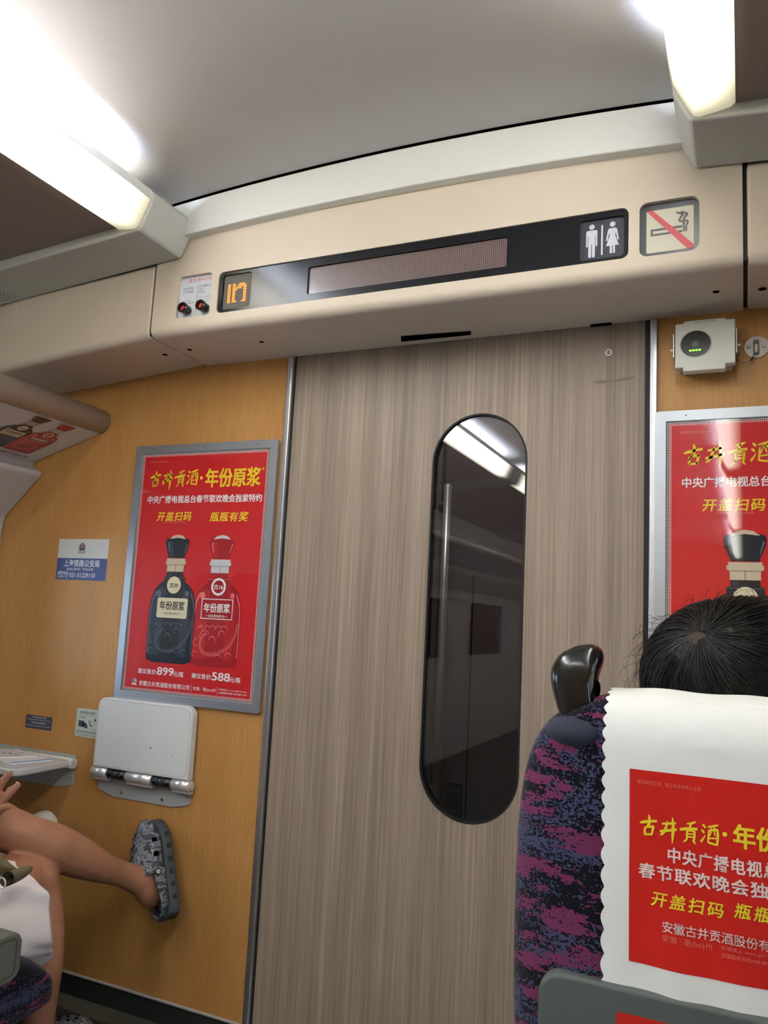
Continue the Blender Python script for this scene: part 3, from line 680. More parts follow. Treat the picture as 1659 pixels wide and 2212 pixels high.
    if red: mb.poly(fr, q(circ(0, -0.0445, 0.0195, 32)), h+0.0005, B)
    mb.text(fr, '古'+num, cx-0.0165, cx+0.0165, -0.0525+dz, -0.0375+dz, h+0.0006, 0.02, 0, TXT)
    if not red: mb.poly(fr, q(rrect(-0.058, 0.058, -0.146, -0.0845, 0.006)), h+0.0004, LAB)
    else:
        mb.poly(fr, q(rrect(-0.057, 0.057, -0.142, -0.081, 0.001)), h+0.0004, TXT); mb.poly(fr, q(rrect(-0.0545, 0.0545, -0.1395, -0.0835, 0.001)), h+0.0005, B)
    mb.text(fr, '年份原浆', cx-0.0475, cx+0.0475, -0.1215+dz, -0.0945+dz, h+0.0006, 0.022, 0, TXT)
    mb.text(fr, '一源自曹操家池一', cx-0.039, cx+0.039, -0.136+dz, -0.1285+dz, h+0.0006, 0.0, 0, TXT)
BMAT = [INKB, INKBH, INKG, INKC, mat('label_black_ink', (34, 30, 30), 0.5, **K), mat('collar_dark_ink', (96, 84, 66), 0.5, **K), mat('slate_mid_ink', (46, 54, 66), 0.5, **K)]
RMAT = [INKR, INKRH, INKS, INKRD, INKW, mat('collar_grey_ink', (110, 108, 110), 0.5, **K), mat('red_mid_ink', (188, 28, 34), 0.5, **K)]

# brush-written characters, strokes in a unit box
BRUSH = {'古': [([(0.0, 0.56), (0.25, 0.62), (0.6, 0.68), (1.0, 0.74)], [.06, .13, .11, .10]), ([(0.52, 0.97), (0.56, 0.8), (0.54, 0.48)], [.05, .14, .12]), ([(0.5, 0.55), (0.38, 0.38), (0.22, 0.22)], [.10, .07, .03]), ([(0.30, 0.40), (0.29, 0.22), (0.28, 0.06)], [.09, .12, .12]), ([(0.34, 0.40), (0.6, 0.44), (0.82, 0.47)], [.08, .09, .12]), ([(0.80, 0.48), (0.74, 0.28), (0.68, 0.08)], [.13, .12, .10]), ([(0.28, 0.08), (0.5, 0.09), (0.72, 0.12)], [.10, .08, .10])],
         '井': [([(0.12, 0.70), (0.5, 0.74), (0.95, 0.80)], [.06, .09, .07]), ([(0.0, 0.40), (0.4, 0.46), (1.0, 0.56)], [.08, .10, .08]), ([(0.46, 0.84), (0.36, 0.55), (0.18, 0.34), (0.02, 0.26)], [.05, .13, .11, .04]), ([(0.74, 1.0), (0.78, 0.7), (0.76, 0.35), (0.72, 0.0)], [.06, .15, .15, .03])],
         '贡': [([(0.40, 0.82), (0.7, 0.88), (0.92, 0.96)], [.05, .10, .06]), ([(0.68, 0.90), (0.6, 0.75), (0.55, 0.64)], [.06, .11, .08]), ([(0.0, 0.52), (0.4, 0.60), (1.0, 0.66)], [.10, .12, .10]), ([(0.42, 0.55), (0.41, 0.35), (0.40, 0.12)], [.09, .11, .09]), ([(0.45, 0.52), (0.65, 0.54), (0.84, 0.56)], [.06, .07, .10]), ([(0.84, 0.56), (0.83, 0.35), (0.80, 0.14)], [.11, .12, .10]), ([(0.45, 0.38), (0.75, 0.41)], [.06, .06]), ([(0.45, 0.25), (0.75, 0.28)], [.06, .06]), ([(0.42, 0.16), (0.30, 0.06), (0.18, 0.0)], [.08, .07, .02]), ([(0.74, 0.16), (0.82, 0.06), (0.92, 0.0)], [.08, .09, .03])],
         '酒': [([(0.12, 0.90), (0.22, 0.84), (0.30, 0.76)], [.05, .11, .05]), ([(0.06, 0.66), (0.16, 0.60), (0.24, 0.53)], [.05, .11, .05]), ([(0.02, 0.14), (0.12, 0.24), (0.30, 0.46)], [.10, .10, .03]), ([(0.40, 0.82), (0.7, 0.88), (1.0, 0.96)], [.06, .09, .06]), ([(0.48, 0.70), (0.46, 0.4), (0.42, 0.14)], [.08, .10, .07]), ([(0.48, 0.68), (0.75, 0.73), (0.96, 0.76)], [.07, .08, .10]), ([(0.95, 0.76), (0.97, 0.45), (0.92, 0.08)], [.11, .12, .10]), ([(0.60, 0.84), (0.60, 0.62), (0.54, 0.46)], [.06, .07, .04]), ([(0.78, 0.86), (0.77, 0.66), (0.84, 0.48)], [.06, .07, .05]), ([(0.48, 0.34), (0.90, 0.38)], [.06, .06]), ([(0.44, 0.16), (0.68, 0.13), (0.92, 0.10)], [.08, .08, .06])]}
def brush(mb, ch, u0, u1, v0, v1, fn, mi=0):
    for P, W in BRUSH[ch]:
        q = crom([(x, y, w_) for (x, y), w_ in zip(P, W)], 4) if len(P) > 2 else [(x, y, w_) for (x, y), w_ in zip(P, W)]
        o2 = ribbon([(a[0], a[1]) for a in q], [a[2]*1.12 for a in q])
        pts = [fn(u0+x*(u1-u0), v0+y*(v1-v0)) for x, y in o2]; n = len(q)
        mb.add(pts, [(i, i+1, 2*n-2-i, 2*n-1-i) for i in range(n-1)], mi)
def headline(mb, fn, x, y0, y1, wch, pitch, rest=True):
    # four brush characters, a dot and four print characters
    for i, ch in enumerate('古井贡酒'): brush(mb, ch, x+i*pitch, x+i*pitch+wch, y0-(y1-y0)*(0.2 if ch == '井' else 0.04), y1, fn)

# ------------------------------------------------------------------ framed posters
def poster(cx, cz, label):
    po = thing('framed_poster', label, 'poster', (cx, 0, cz), 'red drink posters on the end wall')
    fr = Frame((cx, 0, cz))
    fo = plate(MB(), fr, rrect(-0.271, 0.271, -0.4025, 0.4025, 0.008), [rrect(-0.2455, 0.2455, -0.3775, 0.3775, 0.001)], 0.013, 0.013).build('frame', ALUM, po)
    fo.modifiers.new('b', 'BEVEL').width = 0.0012
    for u in (-0.2, 0, 0.2): 
        MB().poly(fr, circ(u, 0.390, 0.002, 10), 0.0132).build('frame_screw', DARKMET, po)
    sh = MB().poly(fr, [(-0.246, -0.378), (0.246, -0.378), (0.246, 0.378), (-0.246, 0.378)], 0.0095).build('printed_sheet', SHEET, po)
    uv = sh.data.uv_layers.new(name='UVMap')
    for lp in sh.data.loops:
        v = sh.data.vertices[lp.vertex_index].co; uv.data[lp.index].uv = (v.x-cx, v.z-cz)
    h = 0.0099; fn = lambda u, v: fr.p(u, v, h)
    y = MB(); headline(y, fn, -0.205, 0.268, 0.321, 0.042, 0.0482)
    y.poly(fr, circ(-0.0035, 0.292, 0.0052, 16), h); y.text(fr, '年份原浆', 0.0135, 0.2145, 0.262, 0.320, h, 0.028)
    y.text(fr, '®', 0.2185, 0.2275, 0.310, 0.3185, h); y.build('headline_lettering', INKY, po)
    letters(po, 'slogan_lettering', INKW, [('中央广播电视总台春节联欢晚会独家特约', -0.2085, 0.2255, 0.2135, 0.238, 0.022)], fr, None, h)
    letters(po, 'price_lettering', INKW, [('建议售价:', -0.1845, -0.111, -0.321, -0.3055, 0.012), ('899', -0.110, -0.048, -0.3205, -0.297, 0.02), ('元/瓶', -0.0485, -0.010, -0.3215, -0.306, 0.01),
            ('建议售价:', 0.0212, 0.0945, -0.321, -0.3055, 0.012), ('588', 0.0955, 0.1585, -0.3215, -0.298, 0.02), ('元/瓶', 0.158, 0.1965, -0.3225, -0.307, 0.01)], fr, None, h)
    letters(po, 'company_lettering', INKW, [('安徽古井贡酒股份有限公司', -0.1762, 0.0165, -0.358, -0.3425, 0.01), ('安徽 · 亳(bó)州', 0.0296, 0.1117, -0.3575, -0.345), ('买酒请上 www.gj519.com', 0.1228, 0.2216, -0.3497, -0.3432), ('全国服务热线:400-8877-519', 0.1232, 0.2216, -0.3585, -0.352)], fr, None, h)
    for u in (0.0236, 0.117): MB().poly(fr, [(u, -0.362), (u+0.0008, -0.362), (u+0.0008, -0.340), (u, -0.340)], h).build('divider_line', INKW, po)
    letters(po, 'offer_lettering', INKY, [('开盖扫码', -0.1645, -0.030, 0.1567, 0.186, 0.02, 0.16, 1.15), ('瓶瓶有奖', 0.041, 0.1815, 0.1545, 0.184, 0.02, 0.16, 1.1)], fr, None, h)
    letters(po, 'fine_print', INKF, [('(扫描二维码了解活动详情)', -0.138, -0.0536, 0.149, 0.155), ('倡导理性饮酒，禁止向未成年人出售', -0.213, -0.145, 0.3455, 0.3515)], fr, None, h)
    bt = MB(); bottle(bt, fr, 0.0938, -0.0005, 0.0099, True, '16'); bt.build('bottle_picture', RMAT, po)['label'] = 'printed red bottle picture'
    bt = MB(); bottle(bt, fr, -0.0735, 0, 0.0107, False, '20'); bt.build('bottle_picture', BMAT, po)['label'] = 'printed black bottle picture'
    e = MB().poly(fr, circ(-0.195, -0.3455, 0.0085), h, 0).poly(fr, circ(-0.195, -0.3445, 0.0065), h+0.0002, 1).poly(fr, circ(-0.1925, -0.3435, 0.003), h+0.0004, 2).poly(fr, rrect(-0.205, -0.185, -0.358, -0.3535, 0.002), h+0.0002, 0)
    e.build('emblem', [INKC, INKBL, INKW], po)
    return po
poster(-1.537, 1.2965, 'framed red drink poster left of the door, whole in view above the folded table')
poster(0.078, 1.313, 'framed red drink poster right of the door, cut by the frame edge behind dark hair')

# rack underside picture
rfo = Vector((-1.978, 0, 1.7545)); rex = Vector((0, 1, 0)); rey = Vector((0.298, 0, 0.089)).normalized()
RF = Frame(rfo, rex, rey)                                # u along the coach, v up the slope to the lip; normal faces down
if RF.n.z > 0: RF.n = -RF.n
class RFrame:
    def __init__(s, cu, cv, k): s.cu, s.cv, s.k = cu, cv, k
    def p(s, u, v, h=0.0): return RF.o + RF.ex*(s.cu+u*s.k) + RF.ey*(s.cv+v*s.k*1.0) + RF.n*(h*0.25+0.0008)
kk = 0.65
bt = MB(); bottle(bt, RFrame(-0.232, -0.078, kk), 0, 0, 0.004, False, '20'); bt.build('bottle_picture', [mat('rack_'+m.name, (0, 0, 0), 0.5) if False else m for m in BMAT], rk)
bt = MB(); bottle(bt, RFrame(-0.130, -0.078, kk), 0, 0, 0.006, True, '16'); bt.build('bottle_picture', RMAT, rk)
letters(rk, 'price_lettering', mat('rack_red_ink', (150, 40, 34), 0.5), [('建议售价:588元/瓶', -0.19, -0.055, -0.292, -0.276, 0.01), ('建议售价:899元/瓶', -0.34, -0.21, -0.292, -0.276, 0.01)], RFrame(0, 0, 1), None, 0.004)

# ------------------------------------------------------------------ stickers on the left wall
def sticker(name, label, u0, u1, v0, v1, r, m):
    t = thing(name, label, 'sticker', ((u0+u1)/2, 0, (v0+v1)/2)); MB().poly(WALL, rrect(u0, u1, v0, v1, r), 0.0008, 0, 0.0006).build('backing', m, t); return t
ps = sticker('police_sticker', 'blue and white railway police sticker on the orange wall left of the poster', -2.118, -1.898, 1.2575, 1.3945, 0.002, mat('sticker_white', (216, 218, 214), 0.4))
ub = lambda X: -2.118+(X-190)/(1455-190)*0.22
MB().poly(WALL, [(-2.118, 1.2575), (-1.898, 1.2575), (-1.898, 1.330), (-2.118, 1.330)], 0.0012).build('blue_band', mat('sticker_blue', (66, 74, 138), 0.4), ps)
letters(ps, 'lettering', mat('sticker_letter_white', (228, 230, 236), 0.4), [('上海铁路公安局', -2.086, -1.930, 1.3015, 1.325, 0.02), ('RAILWAY  POLICE', -2.070, -1.954, 1.2895, 1.2975, 0.012), ('报警电话', -2.110, -2.062, 1.2735, 1.2855, 0.02), ('ALARM TEL', -2.110, -2.063, 1.2635, 1.2715), ('021-51229110', -2.057, -1.945, 1.2665, 1.281, 0.014)], WALL, None, 0.0016)
cr = MB().poly(WALL, [(-2.013-0.017, 1.345), (-2.010-0.017+0.03, 1.345), (-1.996, 1.352), (-1.998, 1.372), (-2.006, 1.380), (-2.0125, 1.383), (-2.019, 1.380), (-2.027, 1.372), (-2.029, 1.352)], 0.0012, 0)
cr.poly(WALL, [(-2.0125, 1.382), (-2.024, 1.375), (-2.0235, 1.36), (-2.018, 1.352), (-2.007, 1.352), (-2.0015, 1.36), (-2.001, 1.375)], 0.0014, 1).poly(WALL, circ(-2.0125, 1.371, 0.0075), 0.0016, 2).poly(WALL, circ(-2.0125, 1.371, 0.0055), 0.0018, 3).poly(WALL, rrect(-2.021, -2.004, 1.348, 1.357, 0.002), 0.0018, 0)
cr.build('crest', [mat('crest_silver', (176, 170, 160), 0.4), mat('crest_navy', (50, 46, 72), 0.4), mat('crest_cream', (190, 172, 150), 0.4), mat('crest_red', (160, 84, 80), 0.4)], ps)
ks = sticker('table_notice_sticker', 'small dark notice sticker with white print above the opened table', -2.184, -2.067, 0.763, 0.806, 0.005, mat('sticker_slate', (70, 72, 88), 0.45))
letters(ks, 'lettering', mat('sticker_print', (214, 214, 220), 0.45), [('转动座椅时请收起小桌板', -2.156, -2.092, 0.7975, 0.803), ('Raise the table when turning the seat around.', -2.176, -2.073, 0.7895, 0.795), ('请勿在桌板放置重物', -2.158, -2.094, 0.7795, 0.786), ('Please do not put anything heavy on the table.', -2.178, -2.073, 0.7695, 0.7755)], WALL, None, 0.0012)
gs = sticker('seat_notice_sticker', 'pale green seat adjustment sticker tucked behind the folded table', -1.963, -1.842, 0.759, 0.847, 0.004, mat('sticker_mint', (206, 220, 208), 0.45))
letters(gs, 'lettering', mat('sticker_dark_ink', (66, 76, 82), 0.5), [('如调节座位靠背', -1.950, -1.885, 0.830, 0.840), ('要向前移动座位靠背', -1.957, -1.868, 0.770, 0.780), ('PUSH', -1.945, -1.925, 0.816, 0.822), ('Push the button to recline', -1.957, -1.868, 0.763, 0.768)], WALL, None, 0.0012)
gl = MB()
plate(gl, WALL, rrect(-1.955, -1.870, 0.785, 0.825, 0.003), [rrect(-1.9545, -1.8705, 0.7855, 0.8245, 0.003)], 0.0012, 0.0003)
gl.poly(WALL, rrect(-1.952, -1.930, 0.790, 0.809, 0.002), 0.0012).poly(WALL, [(-1.933, 0.807), (-1.918, 0.802), (-1.912, 0.790), (-1.916, 0.787), (-1.935, 0.790)], 0.0012)
gl.poly(WALL, ribbon([(-1.908, 0.811), (-1.900, 0.794), (-1.893, 0.797)], [0.004, 0.004, 0.004]), 0.0012).poly(WALL, circ(-1.884, 0.815, 0.004), 0.0012)
gl.build('diagram', mat('sticker_dark_ink'), gs)
MB().poly(WALL, circ(-1.941, 0.8, 0.0075), 0.0016).build('button_drawing', mat('sticker_dark_ink'), gs)
wl_ = thing('window_escape_label', 'green edged luminous label on the side wall beside the orange wall', 'sticker', (-2.396, -0.05, 1.35))
MB().box((-2.3995, -0.012, 1.331), (-2.394, -0.10, 1.392)).build('backing', mat('label_green', (40, 96, 52), 0.5), wl_)
MB().box((-2.3945, -0.017, 1.345), (-2.393, -0.095, 1.386)).build('luminous_face', mat('label_pale', (214, 226, 170), 0.5), wl_)

# ------------------------------------------------------------------ folding tables
def backplate(f, parent):
    P = [(f+0.002, 0.70), (f+0.002, 0.612), (f+0.062, 0.595), (f+0.293, 0.595), (f+0.345, 0.606), (f+0.358, 0.613), (f+0.358, 0.70)]
    o = MB().poly(WALL, P, 0.004, 0, 0.004).build('backplate', mat('table_plate_grey', (176, 178, 176), 0.4), parent, bevel=0.0012)
    for u, v in ((0.098, 0.612), (0.255, 0.612), (0.345, 0.632)):
        s_ = MB().poly(WALL, circ(f+u, v, 0.007), 0.0048, 0, 0.001).poly(WALL, circ(f+u, v, 0.0045), 0.005, 1).poly(WALL, circ(f+u, v, 0.002, 8), 0.0052, 2)
        s_.build('screw', [mat('table_plate_grey'), ALU, HOLE], o)
def hinge(f, zc_, yc, parent):
    for a, b, m, nm, r in ((0.0, 0.062, CHROME, 'hinge_barrel', 0.0165), (0.137, 0.235, CHROME, 'hinge_barrel', 0.0165), (0.310, 0.374, CHROME, 'hinge_barrel', 0.0165), (0.064, 0.134, DARKMET, 'hinge_knuckle', 0.014), (0.238, 0.308, DARKMET, 'hinge_knuckle', 0.014)):
        mb = MB().tube([(f+a, yc, zc_), (f+b, yc, zc_)], r, 20, smooth=True)
        if nm == 'hinge_barrel': mb.box((f+a, yc-0.004, zc_-r-0.006), (f+b, yc+0.012, zc_-r+0.004))
        o = mb.build(nm, m, parent)
        if nm == 'hinge_knuckle':
            for u in (a+0.022, a+0.047): MB().tube([(f+u, yc, zc_), (f+u+0.0016, yc, zc_)], r+0.0004, 20).build('knuckle_gap', HOLE, o)
            for u in (a+0.010, a+0.060): MB().tube([(f+u, yc-r+0.002, zc_-0.002), (f+u, yc-r-0.0004, zc_-0.002)], 0.004, 10).build('pin_hole', HOLE, o)
FT = -1.847
ft = thing('folding_table', 'white folding table folded up flat against the wall under the left poster', 'table', (FT+0.18, 0, 0.6), 'folding wall tables')
backplate(FT, ft)
FTF = Frame((0, 0, 0))
leaf = MB().extrude([FTF.p(u, v, 0.008) for u, v in rrect(FT+0.002, FT+0.366, 0.683, 0.895, 0.030, 8)[:18]+[(FT+0.002, 0.683), (FT+0.366, 0.683)]], (0, -0.028, 0)).build('tabletop', WHITEP, ft, bevel=0.005, seg=3)
gv = plate(MB(), FTF, rrect(FT+0.008, FT+0.360, 0.69, 0.889, 0.026, 8), [rrect(FT+0.0088, FT+0.3592, 0.6908, 0.8882, 0.0255, 8)], 0.0364, 0.001).build('edge_groove', mat('table_groove', (176, 176, 172), 0.5), leaf)
for u, v, r in ((0.222, 0.762, 0.004), (0.232, 0.735, 0.0016), (0.305, 0.748, 0.002), (0.10, 0.755, 0.0015)):
    MB().poly(FTF, [(FT+u-r*1.2, v+r), (FT+u+r*1.2, v+r*0.8), (FT+u+r*0.4, v-r), (FT+u-r*0.8, v-r*0.7)], 0.0364).build('scratch', mat('table_scratch', (164, 166, 182), 0.5), leaf)
hinge(FT-0.002, 0.668, -0.024, ft)
MB().tube([(FT+0.372, -0.022, 0.668), (FT+0.3745, -0.022, 0.668)], 0.0115, 18).build('hinge_cap', mat('table_cap', (206, 204, 196), 0.4), ft)
TT = -2.305
tt = thing('folding_table', 'opened white folding table carrying leaflets under the small dark sticker', 'table', (TT+0.18, 0, 0.6), 'folding wall tables')
backplate(TT, tt)
zt = 0.683
MB().extrude([(u, -0.012-v, zt-0.016) for u, v in rrect(TT+0.002, TT+0.362, 0.0, 0.226, 0.030, 8)], (0, 0, 0.022)).build('tabletop', m_plastic('grey_white_table_top', (204, 200, 196), 0.42), tt, bevel=0.006, seg=3)
MB().tube([(TT+0.0, -0.018, zt-0.006), (TT+0.366, -0.018, zt-0.006)], 0.016, 18).build('hinge_rod', WHITEP, tt)
MB().tube([(TT+0.365, -0.018, zt-0.006), (TT+0.3675, -0.018, zt-0.006)], 0.010, 18).build('hinge_cap', mat('table_cap'), tt)
def leaflet(label, pts, z, th, stripe):
    t = thing('leaflet', label, 'leaflet', (pts[0][0], pts[0][1], z), 'leaflets on the opened table')
    mb = MB().extrude([(x, y, z) for x, y in pts], (0, 0, th)); mb.build('sheet', mat('leaflet_white', (246, 246, 250), 0.5), t)
    p = [Vector((x, y)) for x, y in pts]
    st = MB()
    if stripe: 
        a, b = p[0], p[1]; c_ = (p[3]-p[0]).normalized()*0.014; d_ = (p[2]-p[1]).normalized()*0.014
        st.add([(a.x, a.y, z+th+0.0004), (b.x, b.y, z+th+0.0004), (b.x+d_.x, b.y+d_.y, z+th+0.0004), (a.x+c_.x, a.y+c_.y, z+th+0.0004)], [(0, 1, 2, 3)])
        st.build('blue_edge', mat('leaflet_blue', (96, 168, 222), 0.5), t)
    else:
        rnd = random.Random(3)
        for i in range(16):
            s_, u_ = rnd.uniform(0.12, 0.86), rnd.uniform(0.12, 0.85); q = p[0].lerp(p[1], s_).lerp(p[3].lerp(p[2], s_), u_)
            st.add([(q.x+0.011*math.cos(a)*rnd.uniform(0.5, 1), q.y+0.006*math.sin(a)*rnd.uniform(0.5, 1), z+th+0.0004) for a in [2*PI*j/9 for j in range(9)]], [tuple(range(9))])
        st.build('blue_print', mat('leaflet_faint_blue', (168, 182, 218), 0.5), t)
    return t
def tab(x, y):
    d = ray(x, y); p = CAM + d*((zt+0.007-CAM.z)/d.z); return (p.x, p.y)
leaflet('lower white leaflet with a blue edge lying on the opened table', [tab(24, 1651), tab(113, 1643), tab(62, 1623), tab(-30, 1632)], zt+0.0065, 0.003, True)
leaflet('upper leaflet with faint blue print lying on the other leaflet', [tab(-20, 1641), tab(80, 1638), tab(40, 1621), tab(-50, 1624)], zt+0.0105, 0.0025, False)

# ------------------------------------------------------------------ sensor box and lever plate on the right
sb = thing('sensor_box', 'white wall box with a round black lens and four green lights', 'device', (-0.078, 0, 1.865))
SF = Frame((-0.078, -0.055, 1.862), (1, 0, 0), (0, 0.10, 0.995))
P = [(-0.0655, -0.058), (-0.047, -0.058), (-0.047, -0.068), (0.0455, -0.068), (0.0455, -0.055), (0.0665, -0.055), (0.0665, 0.0565), (0.046, 0.0565), (0.046, 0.0615), (-0.045, 0.0615), (-0.047, 0.056), (-0.0655, 0.056)]
MB().poly(SF, P, 0.006, 0, 0.022).build('housing', mat('box_white', (214, 214, 200), 0.45), sb, bevel=0.0025)
MB().extrude([SF.p(u, v, -0.016) for u, v in rrect(-0.058, 0.06, -0.055, 0.05, 0.004)], (0, 0.033, 0)).build('rear_case', mat('box_grey', (176, 172, 160), 0.5), sb)
plate(MB(), SF, circ(-0.0195, 0.0, 0.0355, 36), [circ(-0.0195, 0.0, 0.0335, 36)], 0.0072, 0.001).build('lens_rim', mat('box_rim', (196, 198, 186), 0.4), sb)
MB().poly(SF, circ(-0.0195, 0.0, 0.0337, 36), 0.0068, 0, 0.0005).build('lens', mat('lens_black', (22, 25, 24), 0.35), sb)
MB().poly(SF, circ(-0.0195, 0.0, 0.0085, 24), 0.0075, 0, 0.0006).build('eye', mat('lens_grey', (88, 92, 92), 0.4), sb)
for i in range(4): MB().ball(SF.p(-0.031+i*0.0068, -0.0165, 0.0072), (0.0028, 0.0012, 0.0021), 6).build('green_light', mat('green_led', (60, 255, 40), 0.4, emit=(96, 255, 40), estr=2.0), sb)
MB().poly(SF, rrect(-0.022, 0.022, 0.054, 0.0585, 0.001), 0.0085, 0, 0.002).build('label_slot', mat('box_slot', (190, 190, 172), 0.4), sb)
for sx in (-1, 1):
    x = -0.078+sx*0.069
    MB().box((x-0.0015, -0.055, 1.835), (x+0.0015, -0.0005, 1.895)).build('bracket', ALU, sb, bevel=0.001)
    MB().tube([(x, -0.04, 1.858), (x+sx*0.008, -0.04, 1.858)], 0.0035, 10).build('screw', CHROME, sb)
lp = thing('lever_plate', 'round grey plate with a small lever beside the white sensor box', 'switch', (0.034, 0, 1.862))
MB().tube([(0.034, -0.0002, 1.862), (0.034, -0.004, 1.862)], 0.0265, 32).build('plate', mat('plate_grey', (186, 180, 172), 0.4, 0.3), lp)
MB().poly(WALL, [(0.0265, 1.843), (0.0395, 1.843), (0.0395, 1.879), (0.0265, 1.879)], 0.0045).build('slot', mat('slot_grey', (120, 114, 106), 0.5), lp)
MB().box((0.0285, -0.004, 1.846), (0.0375, -0.011, 1.868)).build('lever', mat('lever_grey', (200, 194, 184), 0.35, 0.3), lp, bevel=0.003)
for u in (0.0165, 0.0495): MB().ball((u, -0.005, 1.863), (0.0042, 0.004, 0.0042), 8).build('screw', CHROME, lp)
wp = crom([(0.0375, -0.008, 1.845, 0), (0.030, -0.012, 1.835, 0), (0.022, -0.014, 1.828, 0), (0.008, -0.016, 1.821, 0), (-0.004, -0.014, 1.828, 0), (-0.012, -0.010, 1.845, 0)], 6)
MB().tube([p[:3] for p in wp], 0.0006, 6).build('seal_wire', DARKMET, lp)
wp = crom([(0.0285, -0.008, 1.846, 0), (0.0225, -0.013, 1.830, 0)], 3); MB().tube([p[:3] for p in wp], 0.0006, 6).tube([(0.025, -0.013, 1.834), (0.021, -0.014, 1.826)], 0.0022, 6).build('seal_tag', DARKMET, lp)

# ------------------------------------------------------------------ seats
def seat(xc, label, dy=0.0, hw=0.262, group=None):
    T = thing('train_seat', label, 'seat', (xc, -0.75, 0), group)
    rings = []
    ZS = [(0.40, 0.235, 0.05), (0.46, 0.25, 0.062), (0.62, hw-0.003, 0.066), (0.80, hw, 0.068), (0.92, hw-0.002, 0.068), (0.99, hw-0.010, 0.067), (1.035, hw-0.024, 0.065), (1.065, hw-0.046, 0.060), (1.085, hw-0.078, 0.052), (1.098, hw-0.115, 0.040), (1.104, hw-0.15, 0.022)]
    for z, a, d in ZS:
        r = []
        for i in range(48):
            t = 2*PI*i/48; ct, st = math.cos(t), math.sin(t); e = 0.42
            r.append((xc+a*math.copysign(abs(ct)**e, ct), dy-0.888-0.03*(z-0.9)+d*math.copysign(abs(st)**(e+0.2), st), z))
        rings.append(r)
    MB().rings(rings).build('backrest', FAB, T, subsurf=1)
    rings = []
    for y, hh, dz in ((-0.80, 0.05, 0), (-0.79, 0.062, 0), (-0.60, 0.07, 0.004), (-0.50, 0.074, 0.008), (-0.44, 0.066, 0.004), (-0.405, 0.045, -0.006), (-0.395, 0.02, -0.015)):
        r = []
        for i in range(36):
            t = 2*PI*i/36; ct, st = math.cos(t), math.sin(t); r.append((xc+(hw-0.03)*math.copysign(abs(ct)**0.4, ct), y+dy, 0.345+dz+hh*math.copysign(abs(st)**0.5, st)))
        rings.append(r)
    MB().rings(rings).build('cushion', FAB, T, subsurf=1)
    MB().box((xc-0.18, dy-0.78, 0.0), (xc+0.18, dy-0.56, 0.30)).build('pedestal', SHELL, T, bevel=0.01)
    SHF = Frame((xc, dy-0.962, 0))
    MB().extrude([SHF.p(u, v, 0) for u, v in rrect(-hw+0.048, hw-0.048, 0.30, 0.765, 0.028, 6)], (0, 0.055, 0)).build('back_shell', SHELL, T, bevel=0.006, seg=3)
    return T
def armrest(T, x):
    q = [(-0.66+0.0, 0.455), (-0.655, 0.438), (-0.64, 0.428), (-0.92, 0.428), (-0.92, 0.52), (-0.68, 0.52), (-0.664, 0.513), (-0.657, 0.498)]
    q = [(-0.655, 0.498), (-0.662, 0.512), (-0.678, 0.520), (-0.92, 0.520), (-0.92, 0.425), (-0.675, 0.425), (-0.66, 0.432), (-0.654, 0.445)]
    q = [(y-0.088, z+0.012) for y, z in q]
    o = MB().yz(q, x-0.035, x+0.02).build('armrest', ARMP, T, bevel=0.006, seg=3)
    g = plate(MB(), Frame((x+0.0202, 0, 0), (0, 1, 0), (0, 0, 1)), rrect(-1.0, -0.758, 0.449, 0.521, 0.012), [rrect(-0.998, -0.760, 0.451, 0.519, 0.0105)], 0.0006, 0.0008)
    g.build('armrest_groove', mat('arm_groove', (70, 70, 62), 0.6), o)
    MB().box((x-0.02, -0.95, 0.30), (x+0.005, -0.90, 0.44)).build('armrest_post', ARMP, T)
sr = seat(-0.02, 'purple and blue fabric train seat at right with a black grab handle', group=None)
sl_ = seat(-1.615, 'purple and blue fabric aisle seat at left under the person in white shorts', dy=-0.17, hw=0.258)
armrest(sl_, -1.335)
sw = seat(-2.139, 'purple and blue fabric window seat at far left behind the opened table', dy=-0.17, hw=0.258)
armrest(sr, 0.245); 
# grab handle on the right seat: thick curved grip with an eye
HP = [(1213, 1550), (1200, 1505), (1190, 1466), (1193, 1440), (1203, 1420), (1222, 1402), (1248, 1392), (1280, 1388), (1297, 1396), (1305, 1412), (1302, 1432), (1295, 1450), (1291, 1470), (1291, 1490), (1297, 1515), (1301, 1532), (1270, 1548), (1240, 1553)]
hp = [at(x, y, -0.9) for x, y in HP]; hc = sum(hp, Vector())/len(hp)
rings = []
for yy, k_ in ((-0.032, 0.55), (-0.030, 0.72), (-0.024, 0.88), (-0.012, 0.98), (0.0, 1.0), (0.012, 0.98), (0.024, 0.88), (0.030, 0.72), (0.032, 0.55)):
    rings.append([Vector((hc.x+(p.x-hc.x)*k_, -0.9+yy, hc.z-0.02+(p.z-hc.z+0.02)*(k_ if p.z > hc.z else 1.0))) for p in hp])
hd = MB().rings(rings).build('grab_handle', BLACKG, sr, subsurf=2)
e1 = at(1290, 1492, -0.936); MB().ball((e1.x-0.0045, e1.y+0.030, e1.z), (0.0035, 0.012, 0.011), 8).build('handle_eye', HOLE, hd)
# collar of the handle
MB().ball((-0.196, -0.905, 1.048), (0.047, 0.060, 0.024), 14).build('handle_collar', m_cloth('navy_collar', (50, 54, 66)), sr)
# small red card on the back shell
SC = Frame((0, -0.9625, 0))
MB().poly(SC, rrect(-0.140, 0.08, 0.56, 0.738, 0.004), 0.001, 0, 0.0008).text(SC, '倡导理性饮酒', -0.128, -0.06, 0.722, 0.7285, 0.0016, mi=1).build('red_card', [mat('card_red', (196, 34, 28), 0.4), mat('card_ink', (224, 110, 90), 0.5)], sr)

